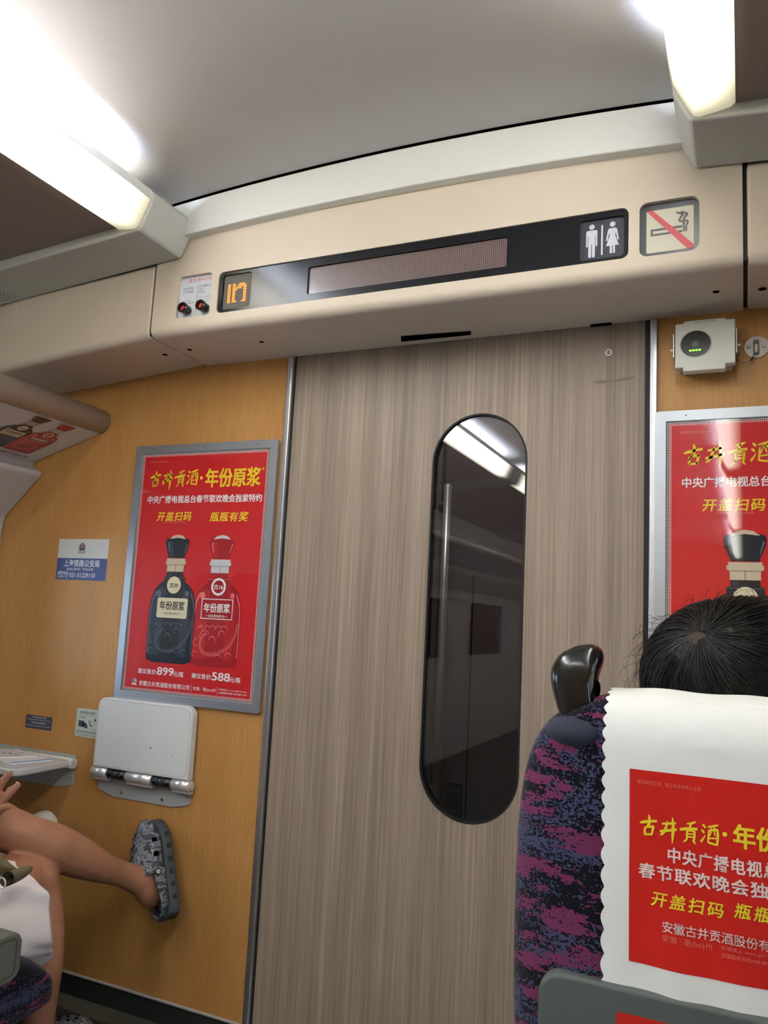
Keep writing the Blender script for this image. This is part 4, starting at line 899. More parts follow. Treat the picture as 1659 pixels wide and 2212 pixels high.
# headrest cover: draped over the top of the right seat
def seat_y(z): return -0.888-0.03*(z-0.9)-0.068
def cover_y(x, z): return seat_y(min(z, 1.06)) - 0.004 - 0.0022*math.sin(x*38+z*9)*math.sin(z*21+1) - 0.0015*math.sin(x*90+2) * max(0, min(1, (0.95-z)/0.2))
CXL, CXR, ZB = -0.160, 0.122, 0.749
prof_c = [(0.0, ZB), (0.0, 0.85), (0.0, 0.95), (0.0, 1.03), (0.002, 1.058), (0.010, 1.080), (0.026, 1.097), (0.050, 1.106), (0.080, 1.108), (0.108, 1.102), (0.128, 1.085), (0.136, 1.058), (0.138, 1.02), (0.138, 0.965)]
dense = crom([(a, b, 0) for a, b in prof_c], 40); path = [dense[0]]
for q in dense[1:]:
    if math.hypot(q[0]-path[-1][0], q[1]-path[-1][1]) >= 0.0016: path.append(q)
def cpos(x, s):
    off, z, _ = s
    k_ = max(0, min(1, (1.05-z)/0.06)) if off < 0.05 else 0
    y0 = seat_y(min(z, 1.05))-0.004; yb = cover_y(x, z)
    droop = 0.10*max(0, abs(x+0.02)-0.09)**1.4 if z > 1.05 else 0
    return Vector((x, (y0+(yb-y0)*k_)+off, z-droop*min(1, (z-1.05)/0.04) + (0.0012*math.sin(x*60+1) if 0.03 < off < 0.12 else 0)))
ncol = 61; rows = []
for i, s in enumerate(path):
    sc_ = abs(math.sin(PI*i/9.5))*0.0046
    r = []
    for j in range(ncol):
        t = j/(ncol-1); x = CXL+(CXR-CXL)*t
        if j == 0: x = CXL+0.004-sc_
        if j == 1: x = CXL+0.005
        if j == ncol-1: x = CXR-0.004+sc_
        if j == ncol-2: x = CXR-0.005
        p = cpos(x, s)
        if i == 0: p.z -= abs(math.sin(PI*t*17.0))*0.0052-0.004
        r.append(p)
    rows.append(r)
# finer bottom hem
hem = []
for j in range(0, 17*8+1):
    t = j/(17*8); x = CXL+0.004+(CXR-CXL-0.008)*t; zz = ZB+0.001-abs(math.sin(PI*t*17))*0.0058
    hem.append((Vector((x, cover_y(x, ZB)-0.0003, ZB+0.004)), Vector((x, cover_y(x, ZB)-0.0003, zz))))
cvr = thing('headrest_cover', 'white scalloped headrest cover with a red drink advertisement on the right seat', 'seat cover', (-0.02, -0.96, 0.75))
mb = MB().grid(rows); mb.grid([[h_[0] for h_ in hem], [h_[1] for h_ in hem]])
mb.build('cloth', COVER, cvr)
def cfn(off): return lambda u, v: Vector((u, cover_y(u, v)-off, v))
ad = MB(); rows = []
for i in range(31):
    v = 0.794+(1.016-0.794)*i/30; rows.append([cfn(0.0007)(-0.1275+0.2205*j/30, v) for j in range(31)])
ad.grid(rows).build('red_print', PRED, cvr)
f2 = cfn(0.0014)
y = MB(); headline(y, f2, -0.1155, 0.9405, 0.9655, 0.0195, 0.0225)
y.add([f2(a, b) for a, b in circ(-0.0217, 0.9555, 0.0026, 12)], [tuple(range(12))])
y.text(None, '年份原浆', -0.0125, 0.0835, 0.9425, 0.9685, fn=f2, bold=0.03)
y.build('headline_lettering', PYEL, cvr)
letters(cvr, 'offer_lettering', PYEL, [('开盖扫码', -0.1025, -0.0235, 0.862, 0.8785, 0.02, 0.16, 1.25), ('瓶瓶有奖', -0.0125, 0.066, 0.866, 0.8825, 0.02, 0.16, 1.25)], None, f2)
letters(cvr, 'slogan_lettering', PWHT, [('中央广播电视总台', -0.0835, 0.050, 0.9135, 0.9310, 0.025, 0, 1.1), ('春节联欢晚会独家特约', -0.1165, 0.083, 0.8915, 0.9085, 0.025, 0, 1.1)], None, f2)
letters(cvr, 'company_lettering', PWHT, [('安徽古井贡酒股份有限公司', -0.0895, 0.062, 0.835, 0.8475, 0.008)], None, f2)
letters(cvr, 'fine_print', PFAINT, [('安徽 · 亳(bó)州', -0.0895, -0.036, 0.8235, 0.8325), ('买酒请上 www.gj519.com', -0.0265, 0.035, 0.8275, 0.8325), ('全国服务热线:400-8877-519', -0.0265, 0.035, 0.820, 0.825), ('倡导理性饮酒，禁止向未成年人出售', -0.1185, -0.047, 0.9995, 1.0045)], None, f2)
# ------------------------------------------------------------------ people
def head_chains(c, face):
    """skull, jaw, nose, ears: c = centre of the head, face = unit direction looked at (horizontal)"""
    c = Vector(c); f = Vector(face).normalized(); s = Vector((-f.y, f.x, 0)); z = Vector((0, 0, 1))
    def q(a, b, h_, r): p = c+f*a+s*b+z*h_; return (p.x, p.y, p.z, r)
    ch = [[q(-0.02, 0, 0.03, 0.083), q(0.012, 0, 0.028, 0.082)], [q(0.0, 0, 0.05, 0.07), q(0.02, 0, -0.02, 0.068), q(0.04, 0, -0.075, 0.045)], [q(0.085, 0, 0.01, 0.008), q(0.098, 0, -0.02, 0.012), q(0.092, 0, -0.032, 0.013)],
          [q(0.074, -0.02, -0.062, 0.007), q(0.080, 0, -0.062, 0.010), q(0.074, 0.02, -0.062, 0.007)], [q(0.074, -0.045, 0.018, 0.010), q(0.082, -0.02, 0.022, 0.010)], [q(0.074, 0.045, 0.018, 0.010), q(0.082, 0.02, 0.022, 0.010)]]
    for sd in (-1, 1): ch.append([q(-0.005, sd*0.083, 0.012, 0.012), q(-0.012, sd*0.092, 0.0, 0.012), q(0.0, sd*0.086, -0.022, 0.008)])
    return ch
def eyes(c, face, parent):
    c = Vector(c); f = Vector(face).normalized(); s = Vector((-f.y, f.x, 0))
    for sd in (-1, 1): MB().ball(c+f*0.080+s*0.031*sd+Vector((0, 0, 0.004)), (0.010, 0.010, 0.006), 6).build('eye', mat('eye_dark', (40, 30, 26), 0.2), parent)
def hair_cap(name, c, r, m, parent, cut=-0.02, face=(0, 1, 0)):
    c = Vector(c); f = Vector(face); rows = []
    for i in range(1, 25):
        ph = PI*i/34
        row = []
        for j in range(49):
            th = 2*PI*j/48; d = Vector((math.sin(ph)*math.cos(th), math.sin(ph)*math.sin(th), math.cos(ph)))
            kf = max(0, d.dot(f)); 
            if ph > 1.15 and kf > 0.35: d = Vector((math.sin(1.15)*math.cos(th), math.sin(1.15)*math.sin(th), math.cos(1.15))).lerp(d, 0.25*(1-kf))
            nz = noise.noise(d*5)*0.008 + noise.noise(d*17)*0.004
            row.append(c+Vector((d.x*(r[0]+nz), d.y*(r[1]+nz), d.z*(r[2]+nz))))
        rows.append(row)
    return MB().grid(rows).build(name, m, parent)
def fingers(base_pts, tips, r=0.0082, bend=None):
    out = []
    for (a, b), k_ in zip(zip(base_pts, tips), bend or [0.01]*5):
        a, b = Vector(a), Vector(b); m1 = a.lerp(b, 0.42); m2 = a.lerp(b, 0.74); n = Vector((0.3, -0.5, 0.6)).normalized()
        out.append([(a.x, a.y, a.z, r*1.12), (*(m1+n*k_), r*1.02), (*(m2+n*k_*0.8), r*0.95), (b.x, b.y, b.z, r*0.82)])
    return out

# ---- person with crossed legs in the aisle seat at left
pa = thing('person', 'seated person in white shorts with bare crossed legs and camouflage clogs', 'person', (-1.615, -0.75, 0.42))
def V4(x, y, Y, r): p = at(x, y, Y); return (p.x, p.y, p.z, r)
ankle = V4(283, 1893, -0.150, 0.036)
legL = [(-1.76, -0.92, 0.53, 0.085), (-1.765, -0.72, 0.60, 0.080), V4(-35, 1786, -0.53, 0.064), V4(15, 1792, -0.50, 0.054), V4(62, 1808, -0.47, 0.0505), V4(110, 1826, -0.42, 0.054), V4(160, 1848, -0.35, 0.0515), V4(205, 1868, -0.28, 0.042), V4(245, 1882, -0.21, 0.0345), V4(275, 1892, -0.160, 0.0345), V4(303, 1904, -0.118, 0.0380), V4(316, 1912, -0.098, 0.036)]
heel = [V4(300, 1890, -0.115, 0.038), V4(318, 1918, -0.100, 0.038), V4(325, 1934, -0.086, 0.036)]
foot = [V4(318, 1900, -0.10, 0.036), V4(314, 1872, -0.088, 0.034), V4(309, 1845, -0.078, 0.030), V4(305, 1825, -0.070, 0.022)]
legR = [(-1.58, -0.92, 0.52, 0.085), (-1.575, -0.70, 0.52, 0.076), V4(45, 1902, -0.500, 0.064), V4(72, 1902, -0.468, 0.058), V4(84, 1945, -0.455, 0.052), V4(91, 2010, -0.462, 0.051), V4(92, 2080, -0.468, 0.047), V4(87, 2150, -0.460, 0.042), V4(82, 2220, -0.455, 0.036), (-1.548, -0.440, 0.10, 0.034), (-1.556, -0.425, 0.066, 0.034), (-1.595, -0.33, 0.058, 0.03), (-1.63, -0.25, 0.050, 0.024)]
SX, SY = -0.055, -0.12
def sh(ch, k=(1,)*9): return [(c[0]+SX*w_, c[1]+SY*w_, c[2], c[3]) for c, w_ in zip(ch, k)]
torso = [(-1.615, -0.80, 0.50, 0.13), (-1.615, -0.80, 0.62, 0.125), (-1.615, -0.80, 0.80, 0.13), (-1.615, -0.80, 0.95, 0.12), (-1.615, -0.79, 1.03, 0.07), (-1.615, -0.775, 1.08, 0.055), (-1.615, -0.765, 1.13, 0.05)]
torso = sh(torso); hips = sh([(-1.71, -0.80, 0.52, 0.10), (-1.52, -0.80, 0.52, 0.10)])
should = sh([(-1.80, -0.80, 0.985, 0.052), (-1.615, -0.80, 1.0, 0.07), (-1.43, -0.80, 0.985, 0.052)])
wr = Vector((-1.690, -0.655, 0.690))
armR = sh([(-1.43, -0.80, 0.985, 0.050), (-1.405, -0.80, 0.84, 0.043), (-1.43, -0.80, 0.70, 0.038), (-1.50, -0.70, 0.660, 0.034), (-1.56, -0.60, 0.650, 0.026)], (1, 1, 1, 1, 1))
armL = sh([(-1.80, -0.80, 0.985, 0.050), (-1.83, -0.79, 0.84, 0.043), (-1.84, -0.755, 0.72, 0.038), (-1.775, -0.69, 0.690, 0.033), (wr.x, wr.y, wr.z, 0.026)], (1, 1, 0.7, 0.3, 0))
kn = [Vector(at(-22, 1733, -0.612)), Vector(at(-14, 1757, -0.612)), Vector(at(-20, 1776, -0.612)), Vector(at(-32, 1792, -0.612))]
palm = [[(wr.x, wr.y, wr.z, 0.022), (*(wr.lerp(k_, 0.5)), 0.0165), (*k_, 0.0125)] for k_ in kn]
tips = [at(21, 1671, -0.60), at(39, 1696, -0.585), at(18, 1742, -0.625), at(-8, 1772, -0.628)]
fg = fingers(kn, tips, 0.0104, [0.006, 0.006, 0.012, 0.014])
thb = wr.lerp(kn[0], 0.35)+Vector((0, 0.0, 0.012)); thumb = [[(*thb, 0.014), (*(thb+Vector((-0.012, 0.012, 0.030))), 0.011), (*(thb+Vector((-0.006, 0.026, 0.056))), 0.0085)]]
# the other hand rests on the lap
wr2 = Vector((-1.56+SX, -0.60+SY, 0.650)); kn2 = [wr2+Vector((-0.075+0.004*i, 0.030-0.020*i, 0.010-0.004*i)) for i in range(4)]
palm2 = [[(*wr2, 0.022), (*(wr2.lerp(k_, 0.5)), 0.0165), (*k_, 0.0125)] for k_ in kn2]
fg2 = fingers(kn2, [k_+Vector((-0.062, 0.012, -0.018)) for k_ in kn2], 0.0085, [0.008]*4)
th2 = [[(*(wr2+Vector((-0.02, 0.018, 0.006))), 0.013), (*(wr2+Vector((-0.045, 0.045, 0.012))), 0.0105), (*(wr2+Vector((-0.075, 0.055, 0.006))), 0.0085)]]
hc_ = Vector((-1.615+SX, -0.745+SY, 1.215))
mb = MB(); limbs(mb, [legL, heel, foot, legR, torso, hips, should, armR, armL] + palm + fg + thumb + palm2 + fg2 + th2 + head_chains(hc_, (0, 1, 0)))
blob('body', mb, SKIN, pa, 0.0048, 5)
for tp_, b_ in zip(tips[:2], kn[:2]):
    d = (Vector(tp_)-b_).normalized(); p = Vector(tp_)+d*0.001+Vector((0.002, -0.0062, 0.003)); MB().ball(p, (0.0048, 0.0022, 0.006), 6).build('fingernail', NAIL, pa)
HAIR = mat('black_hair', (22, 19, 17), 0.42, spec=0.4)
hair_cap('hair', hc_+Vector((0, -0.012, 0.03)), (0.096, 0.108, 0.098), HAIR, pa); eyes(hc_, (0, 1, 0), pa)
sm = MB(); sm.rings([[(-1.615+SX+a*math.copysign(abs(math.cos(2*PI*i/32))**0.8, math.cos(2*PI*i/32)), -0.80+SY+b*math.sin(2*PI*i/32), z) for i in range(32)] for z, a, b in ((0.52, 0.175, 0.142), (0.62, 0.165, 0.14), (0.80, 0.17, 0.145), (0.92, 0.185, 0.135), (0.99, 0.20, 0.105), (1.03, 0.13, 0.085), (1.05, 0.07, 0.065))], cap1=False)
sm.build('shirt', m_cloth('grey_shirt', (120, 124, 130)), pa, subsurf=1)
# white shorts: right leg hangs wide around the knee
def shorts():
    mb = MB(); rings = []
    secs = [((-1.66, -0.96, 0.53), 0.16, 0.11), ((-1.605, -0.80, 0.50), 0.125, 0.125), ((-1.556, -0.68, 0.482), 0.096, 0.130), ((-1.542, -0.60, 0.466), 0.084, 0.126), ((-1.534, -0.54, 0.458), 0.080, 0.124)]
    q = crom([(*c, a, b) for c, a, b in secs], 6)
    for i, (x, y, z, a, b) in enumerate(q):
        t = i/(len(q)-1); r = []
        for j in range(72):
            th = 2*PI*j/72; ct, st = math.cos(th), math.sin(th)
            wv = 1 + t*(0.035*math.sin(5*th+3*t)+0.02*math.sin(11*th+9*t+1)) + 0.015*math.sin(17*th+14*t)*t
            yy = y - (0.045*st*t*t) + 0.012*max(0, -st)*t
            nz = noise.noise(Vector((x*9+ct*1.3, y*4, st*1.6)))*0.020*t + noise.noise(Vector((x*20+ct*3, y*7, st*3.4+4)))*0.009*t
            kx = 1-0.22*st+0.10*max(0, -st)*max(0, ct)
            r.append((x+(a*kx*wv+nz)*ct, yy+0.010*math.sin(4*th)*t, z+b*(math.copysign(abs(st)**0.85, st))*wv+nz*st))
        rings.append(r)
    mb.rings(rings, cap0=True, cap1=False)
    rings = []
    for (x, y, z, a) in crom([(-1.70, -0.96, 0.53, 0.12), (-1.74, -0.80, 0.565, 0.105), (-1.742, -0.66, 0.60, 0.096), (-1.752, -0.60, 0.612, 0.088)], 4):
        rings.append([(x+a*math.cos(2*PI*j/40), y, z+a*math.sin(2*PI*j/40)) for j in range(40)])
    mb.rings(rings, cap0=True, cap1=False)
    o = mb.build('shorts', SHORTS, pa)
    so = o.modifiers.new('s', 'SOLIDIFY'); so.thickness = 0.002
    return o
shorts()
# clog in its own frame: s along the sole (heel to toe), a across, h away from the sole
def clog(name, heel_pt, toe_dir, nrm, side, label, L=0.272):
    t = Vector(toe_dir).normalized(); n = Vector(nrm); n = (n-t*n.dot(t)).normalized(); a_ = t.cross(n)*side; O = Vector(heel_pt)
    def P(s, a, h): return O + t*(s*L) + a_*a + n*h
    ws = crom([(0.0, 0.022, 0), (0.03, 0.037, 0), (0.15, 0.047, 0), (0.4, 0.047, 0), (0.65, 0.057, 0), (0.82, 0.056, 0), (0.94, 0.042, 0), (0.985, 0.026, 0), (1.0, 0.012, 0)], 5)
    def spring(s): return 0.018*max(0, (s-0.7)/0.3)**2 + 0.004*max(0, (0.15-s)/0.15)
    rings = []
    for s, w_, _ in ws:
        sp = spring(s); rings.append([P(s, x, h+sp) for x, h in ((-w_*0.93, 0.0), (-w_, 0.008), (-w_*1.02, 0.028), (-w_*0.97, 0.042), (w_*0.97, 0.042), (w_*1.02, 0.028), (w_, 0.008), (w_*0.93, 0.0))])
    so = MB().rings(rings).build(name, mat('clog_sole_grey', (66, 72, 74), 0.7), pa, subsurf=1); so['label'] = label
    for i in range(6):
        s = 0.16+0.125*i; w_ = min(ws, key=lambda q: abs(q[0]-s))[1]
        for sd in (-1, 1): MB().box((-0.5, -0.5, -0.5), (0.5, 0.5, 0.5)).v and MB().add([P(s+ds*0.021, sd*(w_*1.0+da), hh+spring(s)) for ds in (-1, 1) for da in (-0.004, 0.0022) for hh in (0.012, 0.024)], [(0, 1, 3, 2), (4, 6, 7, 5), (0, 4, 5, 1), (2, 3, 7, 6), (0, 2, 6, 4), (1, 5, 7, 3)]).build('sole_notch', mat('clog_notch', (30, 32, 32), 0.8), so)
    rows = []
    for i in range(25):
        s = 0.44+0.56*i/24; w_ = (min(ws, key=lambda q: abs(q[0]-s))[1])*1.0
        H = 0.056*(1-((s-0.44)/0.56)**3.2)+0.012
        row = []
        for j in range(25):
            th = PI*j/24; c_, s_ = math.cos(th), math.sin(th)
            lean = -0.10*s_*(1-(s-0.44)/0.56)*0.6+0.05*(1-s_)*0
            row.append(P(s+lean*0.4, w_*math.copysign(abs(c_)**0.7, c_), 0.041+spring(s)+H*s_**0.85))
        rows.append(row)
    up_ = MB().grid(rows).build('upper', CAMO, so); um = up_.modifiers.new('s', 'SOLIDIFY'); um.thickness = 0.004; um.offset = 1
    rows = []
    for k_ in range(4):
        row = []
        for i in range(41):
            u = i/40; ang = -0.5+u
            s = 0.46*abs(2*u-1)**1.3*1.0; w_ = min(ws, key=lambda q: abs(q[0]-max(s, 0.03)))[1]
            a = math.copysign(1, u-0.5)*w_*(min(1, abs(2*u-1)*3.2))
            row.append(P(s, a*1.01, 0.038+k_*0.0085*(0.8+0.5*abs(2*u-1)**2)))
        rows.append(row)
    rim = MB().grid(rows).build('heel_rim', CAMO, so); rm = rim.modifiers.new('s', 'SOLIDIFY'); rm.thickness = 0.005; rm.offset = 1
    # strap lying along the opening and its rivets
    st = []
    for j in range(25):
        th = PI*j/24; st.append(P(0.44-0.06*math.sin(th)*0.4, 0.050*math.copysign(abs(math.cos(th))**0.7, math.cos(th)), 0.048+0.066*math.sin(th)**0.85))
    MB().tube(st, 0.008, 8, flat=0.5).build('strap', CAMO, so)
    for sd in (-1, 1):
        MB().tube([P(0.42, sd*0.050, 0.058), P(0.42, sd*0.058, 0.058)], 0.0095, 16).build('rivet', BLACK, so)
        MB().tube([P(0.42, sd*0.058, 0.058), P(0.42, sd*0.0592, 0.058)], 0.006, 16).build('rivet_cap', mat('rivet_grey', (168, 168, 166), 0.5), so)
    for s, a, r in ((0.86, -0.018, 0.004), (0.86, 0.010, 0.004), (0.75, -0.026, 0.0045), (0.75, -0.004, 0.0045), (0.75, 0.018, 0.0045), (0.64, -0.016, 0.0045), (0.64, 0.008, 0.0045)):
        H = 0.056*(1-((s-0.44)/0.56)**3.2)+0.012; w_ = min(ws, key=lambda q: abs(q[0]-s))[1]; ca = max(-1, min(1, abs(a)/w_))**(1/0.7); hh = 0.041+spring(s)+H*(1-ca*ca)**0.425
        p0, p1 = P(s, a, hh-0.004), P(s, a*1.01, hh+0.0044); MB().tube([p0, p1], r, 10).build('vent_hole', HOLE, so)
    for s, ds in ((0.60, 0.045), (0.74, 0.04)):
        for sd in (-1, 1):
            w_ = min(ws, key=lambda q: abs(q[0]-s))[1]
            MB().add([P(s+x_, sd*(w_+da), hh+spring(s)) for x_ in (-ds/2, ds/2) for da in (-0.006, 0.0046) for hh in (0.050, 0.064)], [(0, 1, 3, 2), (4, 6, 7, 5), (0, 4, 5, 1), (2, 3, 7, 6), (0, 2, 6, 4), (1, 5, 7, 3)]).build('side_vent', HOLE, so)
    return so
fa_, fb_ = Vector(at(317, 1912, -0.102)), Vector(at(303, 1802, -0.066)); ct_ = (fb_-fa_).normalized(); cn_ = Vector((-0.62, -0.77, 0.10)); cn_ = (cn_-ct_*cn_.dot(ct_)).normalized()
hl = fa_ - cn_*0.077 - ct_*(0.20*0.285+0.041)
clog('clog', hl, ct_, cn_, 1, 'grey camouflage clog against the wall')
clog('clog', (-1.548, -0.458, 0.0), (-0.36, 0.93, 0), (0, 0, 1), 1, 'grey camouflage clog on the floor')
# olive bag strap across the lap
bg = thing('shoulder_bag', 'olive webbing bag strap with metal buckle lying over the white shorts', 'bag', (-1.60, -0.66, 0.60))
a = at(-60, 1800, -0.66); b = at(0, 1846, -0.655); c_ = at(36, 1876, -0.640)
d1 = at(-60, 1855, -0.665); d2 = at(0, 1890, -0.655); d3 = at(34, 1884, -0.640)
top = crom([tuple(a)+(0,), tuple(b)+(0,), tuple(c_)+(0,)], 5); bot = crom([tuple(d1)+(0,), tuple(d2)+(0,), tuple(d3)+(0,)], 5)
o = MB().grid([[Vector(p[:3]) for p in top], [(Vector(p[:3])+Vector(q[:3]))/2+Vector((0.0, -0.006, 0.003)) for p, q in zip(top, bot)], [Vector(q[:3]) for q in bot]]).build('strap', OLIVE, bg); so = o.modifiers.new('s', 'SOLIDIFY'); so.thickness = 0.004
l0, l1 = Vector(at(16, 1899, -0.705)), Vector(at(56, 1883, -0.640)); ax = (l1-l0); rings = []
e1 = ax.normalized().cross(Vector((0.4, -0.8, 0.2))).normalized(); e2 = ax.normalized().cross(e1)
mb = MB()
for rr, rev in ((1.0, False), (0.82, True)):
    rings = []
    for i in range(9):
        t = i/8; c0 = l0.lerp(l1, t); k_ = 1-0.35*t**3
        rings.append([c0+e1*math.cos(2*PI*j/24)*0.0135*rr*k_+e2*math.sin(2*PI*j/24)*0.018*rr for j in range(24)])
    mb.rings(rings, cap0=False, cap1=not rev)
mb.build('strap_loop', OLIVE, bg)
rg = [Vector(at(3+9*math.cos(t), 1908+12*math.sin(t), -0.712)) for t in [2*PI*i/20 for i in range(21)]]; MB().tube(rg, 0.0016, 8, caps=False).build('buckle_ring', CHROME, bg)
MB().box(tuple(at(-45, 1890, -0.66)), tuple(Vector(at(-5, 1850, -0.66))+Vector((0, 0.02, 0)))).build('pouch', OLIVE, bg, bevel=0.004)

# ---- passenger in the window seat: only a white shoe toe shows
pb = thing('person', 'window seat passenger whose white shoe toe rests against the orange wall', 'person', (-2.135, -0.75, 0.42))
toe = Vector(at(110, 1771, -0.06))
ft_ = toe+Vector((-0.055, -0.075, -0.075))
legs = [[(-2.06, -0.94, 0.52, 0.085), (-2.06, -0.62, 0.56, 0.075), (-2.06, -0.50, 0.58, 0.062), (ft_.x+0.02, -0.34, 0.50, 0.05), (ft_.x, ft_.y-0.03, ft_.z-0.02, 0.036), (*(ft_+Vector((0.01, 0.02, 0.0))), 0.034)],
        [(-2.22, -0.94, 0.52, 0.085), (-2.22, -0.62, 0.53, 0.075), (-2.22, -0.46, 0.52, 0.06), (-2.22, -0.42, 0.30, 0.05), (-2.22, -0.42, 0.09, 0.036), (-2.22, -0.32, 0.045, 0.028)],
        [(-2.145, -0.94, 0.50, 0.13), (-2.145, -0.94, 0.80, 0.13), (-2.145, -0.94, 0.95, 0.12), (-2.145, -0.93, 1.03, 0.07), (-2.145, -0.91, 1.12, 0.052)], [(-2.24, -0.94, 0.52, 0.10), (-2.05, -0.94, 0.52, 0.10)], [(-2.31, -0.94, 0.98, 0.05), (-2.145, -0.94, 1.0, 0.07), (-1.97, -0.94, 0.98, 0.05)]]
def lap_hand(w_, d, s_):
    w_ = Vector(w_); d = Vector(d); q = d.cross(Vector((0, 0, 1))).normalized()*s_
    kn_ = [w_+d*0.075+q*(0.027-0.018*i) for i in range(4)]; r = [[(*w_, 0.022), (*w_.lerp(k_, 0.5), 0.0165), (*k_, 0.0125)] for k_ in kn_]
    r += fingers(kn_, [k_+d*(0.062+0.01*(1.5-abs(i-1.3)))+Vector((0, 0, -0.02)) for i, k_ in enumerate(kn_)], 0.0085, [0.007]*4)
    return r + [[(*(w_+d*0.02+q*0.016), 0.013), (*(w_+d*0.05+q*0.042), 0.0105), (*(w_+d*0.078+q*0.048), 0.0085)]]
def arm(sx, cx, y0, hand_y, z, s_):
    wx = cx+sx*0.10
    return [[(cx+sx*0.175, y0, 0.98, 0.05), (cx+sx*0.20, y0, 0.84, 0.043), (cx+sx*0.185, y0+0.05, 0.71, 0.038), (cx+sx*0.14, y0+0.14, 0.675, 0.033), (wx, hand_y, z, 0.026)]] + lap_hand((wx, hand_y, z), (-sx*0.3, 0.95, 0), s_)
hb = Vector((-2.145, -0.885, 1.21))
mb = MB(); limbs(mb, legs + arm(-1, -2.145, -0.94, -0.72, 0.655, 1) + arm(1, -2.145, -0.94, -0.72, 0.665, -1) + head_chains(hb, (0, 1, 0))); blob('body', mb, SKIN2, pb, 0.006, 5)
hair_cap('hair', hb+Vector((0, -0.012, 0.03)), (0.096, 0.108, 0.098), HAIR, pb); eyes(hb, (0, 1, 0), pb)
MB().rings([[(-2.145+a*math.copysign(abs(math.cos(2*PI*i/32))**0.8, math.cos(2*PI*i/32)), -0.94+b*math.sin(2*PI*i/32), z) for i in range(32)] for z, a, b in ((0.50, 0.175, 0.142), (0.80, 0.17, 0.145), (0.92, 0.185, 0.135), (0.99, 0.19, 0.105), (1.03, 0.12, 0.085), (1.05, 0.07, 0.065))], cap1=False).build('shirt', m_cloth('dark_shirt', (70, 74, 90)), pb, subsurf=1)
d = (toe-ft_).normalized(); mb = MB(); nn = Vector((0.2, -0.6, 0.7)); nn = (nn-d*nn.dot(d)).normalized(); ss = d.cross(nn)
rings = []
for t_, w_, hh in ((-0.16, 0.028, 0.05), (-0.12, 0.038, 0.062), (-0.05, 0.042, 0.06), (0.02, 0.046, 0.052), (0.06, 0.047, 0.046), (0.085, 0.042, 0.038), (0.10, 0.030, 0.026), (0.106, 0.012, 0.010)):
    c0 = ft_+d*(t_+0.03); rings.append([c0+ss*w_*1.2*math.copysign(abs(math.cos(2*PI*j/24))**0.8, math.cos(2*PI*j/24))+nn*(hh*0.68*math.sin(2*PI*j/24)) for j in range(24)])
sh_ = mb.rings(rings).build('shoe', mat('white_canvas_shoe', (214, 208, 190), 0.7), pb, subsurf=1)
MB().tube([ft_+d*0.075+ss*0.05*math.cos(PI*j/16)+nn*(0.034*math.sin(PI*j/16)) for j in range(17)], 0.002, 6).build('toe_seam', mat('shoe_seam', (178, 172, 156), 0.7), sh_)

# ---- person in the right seat, seen from behind
pc = thing('person', 'person with messy black hair seen from behind over the right headrest', 'person', (-0.02, -0.70, 0.42))
hcen = Vector((-0.008, -0.72, 1.115)); cx0 = -0.02
legs = []
for sd in (-1, 1): legs.append([(cx0+sd*0.10, -0.72, 0.52, 0.085), (cx0+sd*0.11, -0.50, 0.53, 0.074), (cx0+sd*0.12, -0.32, 0.52, 0.06), (cx0+sd*0.12, -0.29, 0.30, 0.05), (cx0+sd*0.12, -0.29, 0.09, 0.036), (cx0+sd*0.125, -0.19, 0.045, 0.028)])
legs += [[(cx0, -0.71, 0.50, 0.12), (cx0, -0.715, 0.72, 0.115), (cx0, -0.715, 0.86, 0.11), (cx0, -0.71, 0.94, 0.065), (cx0+0.008, -0.71, 1.02, 0.052)], [(cx0-0.10, -0.72, 0.52, 0.095), (cx0+0.10, -0.72, 0.52, 0.095)], [(cx0-0.17, -0.71, 0.89, 0.048), (cx0, -0.715, 0.91, 0.066), (cx0+0.17, -0.71, 0.89, 0.048)]]
def arm2(sx):
    return [[(cx0+sx*0.17, -0.71, 0.89, 0.046), (cx0+sx*0.20, -0.71, 0.76, 0.041), (cx0+sx*0.185, -0.66, 0.655, 0.037), (cx0+sx*0.14, -0.56, 0.645, 0.032), (cx0+sx*0.10, -0.50, 0.638, 0.026)]] + lap_hand((cx0+sx*0.10, -0.50, 0.638), (-sx*0.3, 0.95, 0), -sx)
mb = MB(); limbs(mb, legs + arm2(-1) + arm2(1) + head_chains(hcen-Vector((0, 0, 0.012)), (0, 1, 0))); blob('body', mb, SKIN2, pc, 0.006, 5)
eyes(hcen-Vector((0, 0, 0.012)), (0, 1, 0), pc)
MB().rings([[(cx0+a*math.copysign(abs(math.cos(2*PI*i/32))**0.8, math.cos(2*PI*i/32)), -0.715+b*math.sin(2*PI*i/32), z) for i in range(32)] for z, a, b in ((0.50, 0.165, 0.132), (0.72, 0.16, 0.13), (0.84, 0.18, 0.12), (0.90, 0.185, 0.09), (0.94, 0.12, 0.075), (0.965, 0.07, 0.062))], cap1=False).build('shirt', m_cloth('navy_shirt', (54, 60, 78)), pc, subsurf=1)
MB().rings([[(cx0+sd*0.0+a*math.cos(2*PI*i/24), y_, 0.525+b*math.sin(2*PI*i/24)) for i in range(24)] for sd in (0,) for y_, a, b in ((-0.80, 0.17, 0.10), (-0.66, 0.20, 0.105), (-0.48, 0.21, 0.09), (-0.34, 0.20, 0.08))], cap1=False).build('shorts', m_cloth('charcoal_shorts', (58, 58, 62)), pc)
wh = at(1532, 1392, -0.80)                     # crown whorl
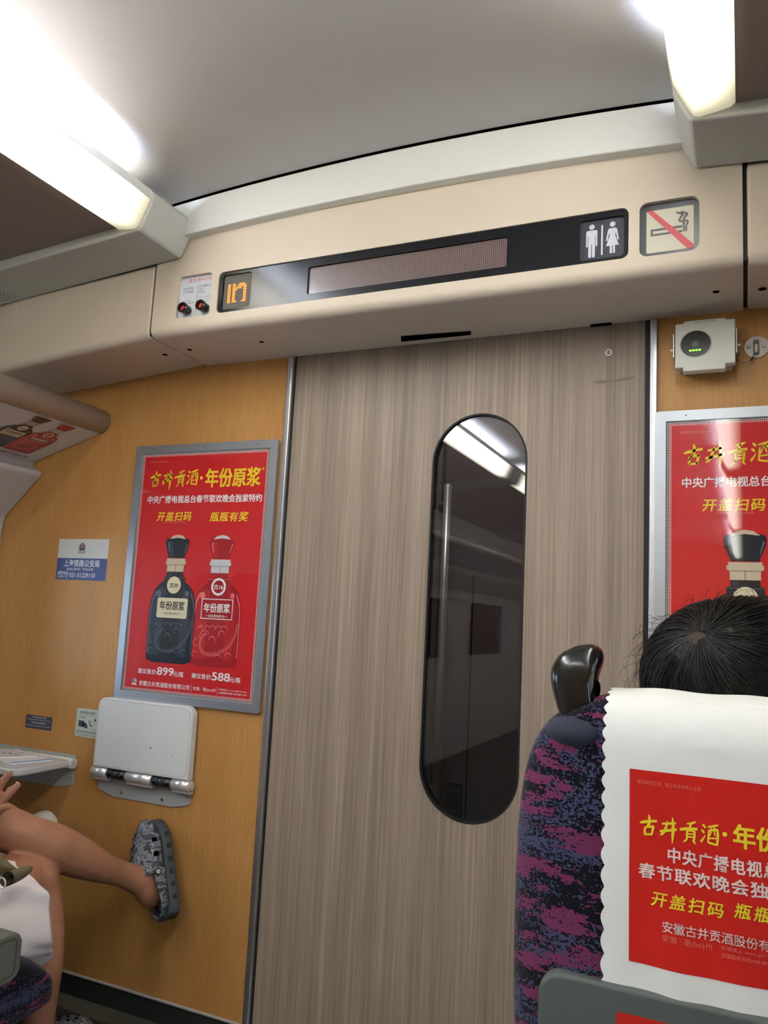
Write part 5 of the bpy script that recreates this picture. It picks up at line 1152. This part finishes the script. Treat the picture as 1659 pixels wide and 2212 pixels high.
def m_crown():
    m = mat('black_hair_crown', (22, 19, 17), 0.5, spec=0.3); t = NT(m)
    vm = t.n('ShaderNodeVectorMath', operation='DISTANCE'); tc = t.n('ShaderNodeTexCoord'); t.l(tc.outputs['Object'], vm.inputs[0]); vm.inputs[1].default_value = tuple(wh)
    nz = t.noise(t.coord(), 160, 3); d_ = t.math('ADD', vm.outputs['Value'], t.math('MULTIPLY', t.math('SUBTRACT', nz, 0.5), 0.03))
    base(t, t.mix(t.smooth(d_, 0.004, 0.05), S(84, 64, 50), S(20, 17, 14))); return m
hr = (0.133, 0.116, 0.115); hz = hcen+Vector((0.006, -0.010, 0.004))
hcap = hair_cap('hair', hz, hr, m_crown(), pc)
rnd = random.Random(11); st = MB()
w0 = (wh-hz); w0 = Vector((w0.x/hr[0], w0.y/hr[1], w0.z/hr[2])).normalized()
def on(d, k_=1.0): return hz+Vector((d.x*hr[0], d.y*hr[1], d.z*hr[2]))*k_
t1 = w0.cross(Vector((0, 0, 1))).normalized(); t2 = w0.cross(t1)
for i in range(3600):
    an = rnd.uniform(0, 2*PI); dist = abs(rnd.gauss(0, 1.0))*0.75 + 0.05; dirv = t1*math.cos(an)+t2*math.sin(an)
    d = (w0*math.cos(dist)+dirv*math.sin(dist)).normalized()
    if d.y > 0.55 and d.z < 0.3: continue
    fly = rnd.random() < 0.045; ln = rnd.uniform(0.5, 1.0)*(1.3 if fly else 1); jd = Vector((rnd.uniform(-.5, .5), rnd.uniform(-.5, .5), rnd.uniform(-.5, .5))); pts = []; tw_ = rnd.uniform(0.2, 0.8); k_ = 1.0
    lift = rnd.uniform(0.0, 0.06)+(rnd.uniform(0.06, 0.22) if fly else 0)
    for s_ in range(6):
        u = s_/5; g = (dirv*math.cos(tw_*u)+w0.cross(dirv)*math.sin(tw_*u)); g = g-d*g.dot(d)
        g += Vector((0, 0, -0.35)) if not fly else jd
        pts.append(on(d, 1.005+lift*math.sin(u*PI*0.6 if not fly else u*PI*0.8)))
        d = (d+g*ln/5).normalized()
    r0_ = 0.0003 if fly else rnd.uniform(0.0006, 0.0013)
    st.tube(pts, [r0_, r0_, r0_, r0_*0.9, r0_*0.7, r0_*0.3], 3, caps=False)
st.build('hair_strands', HAIR, hcap)
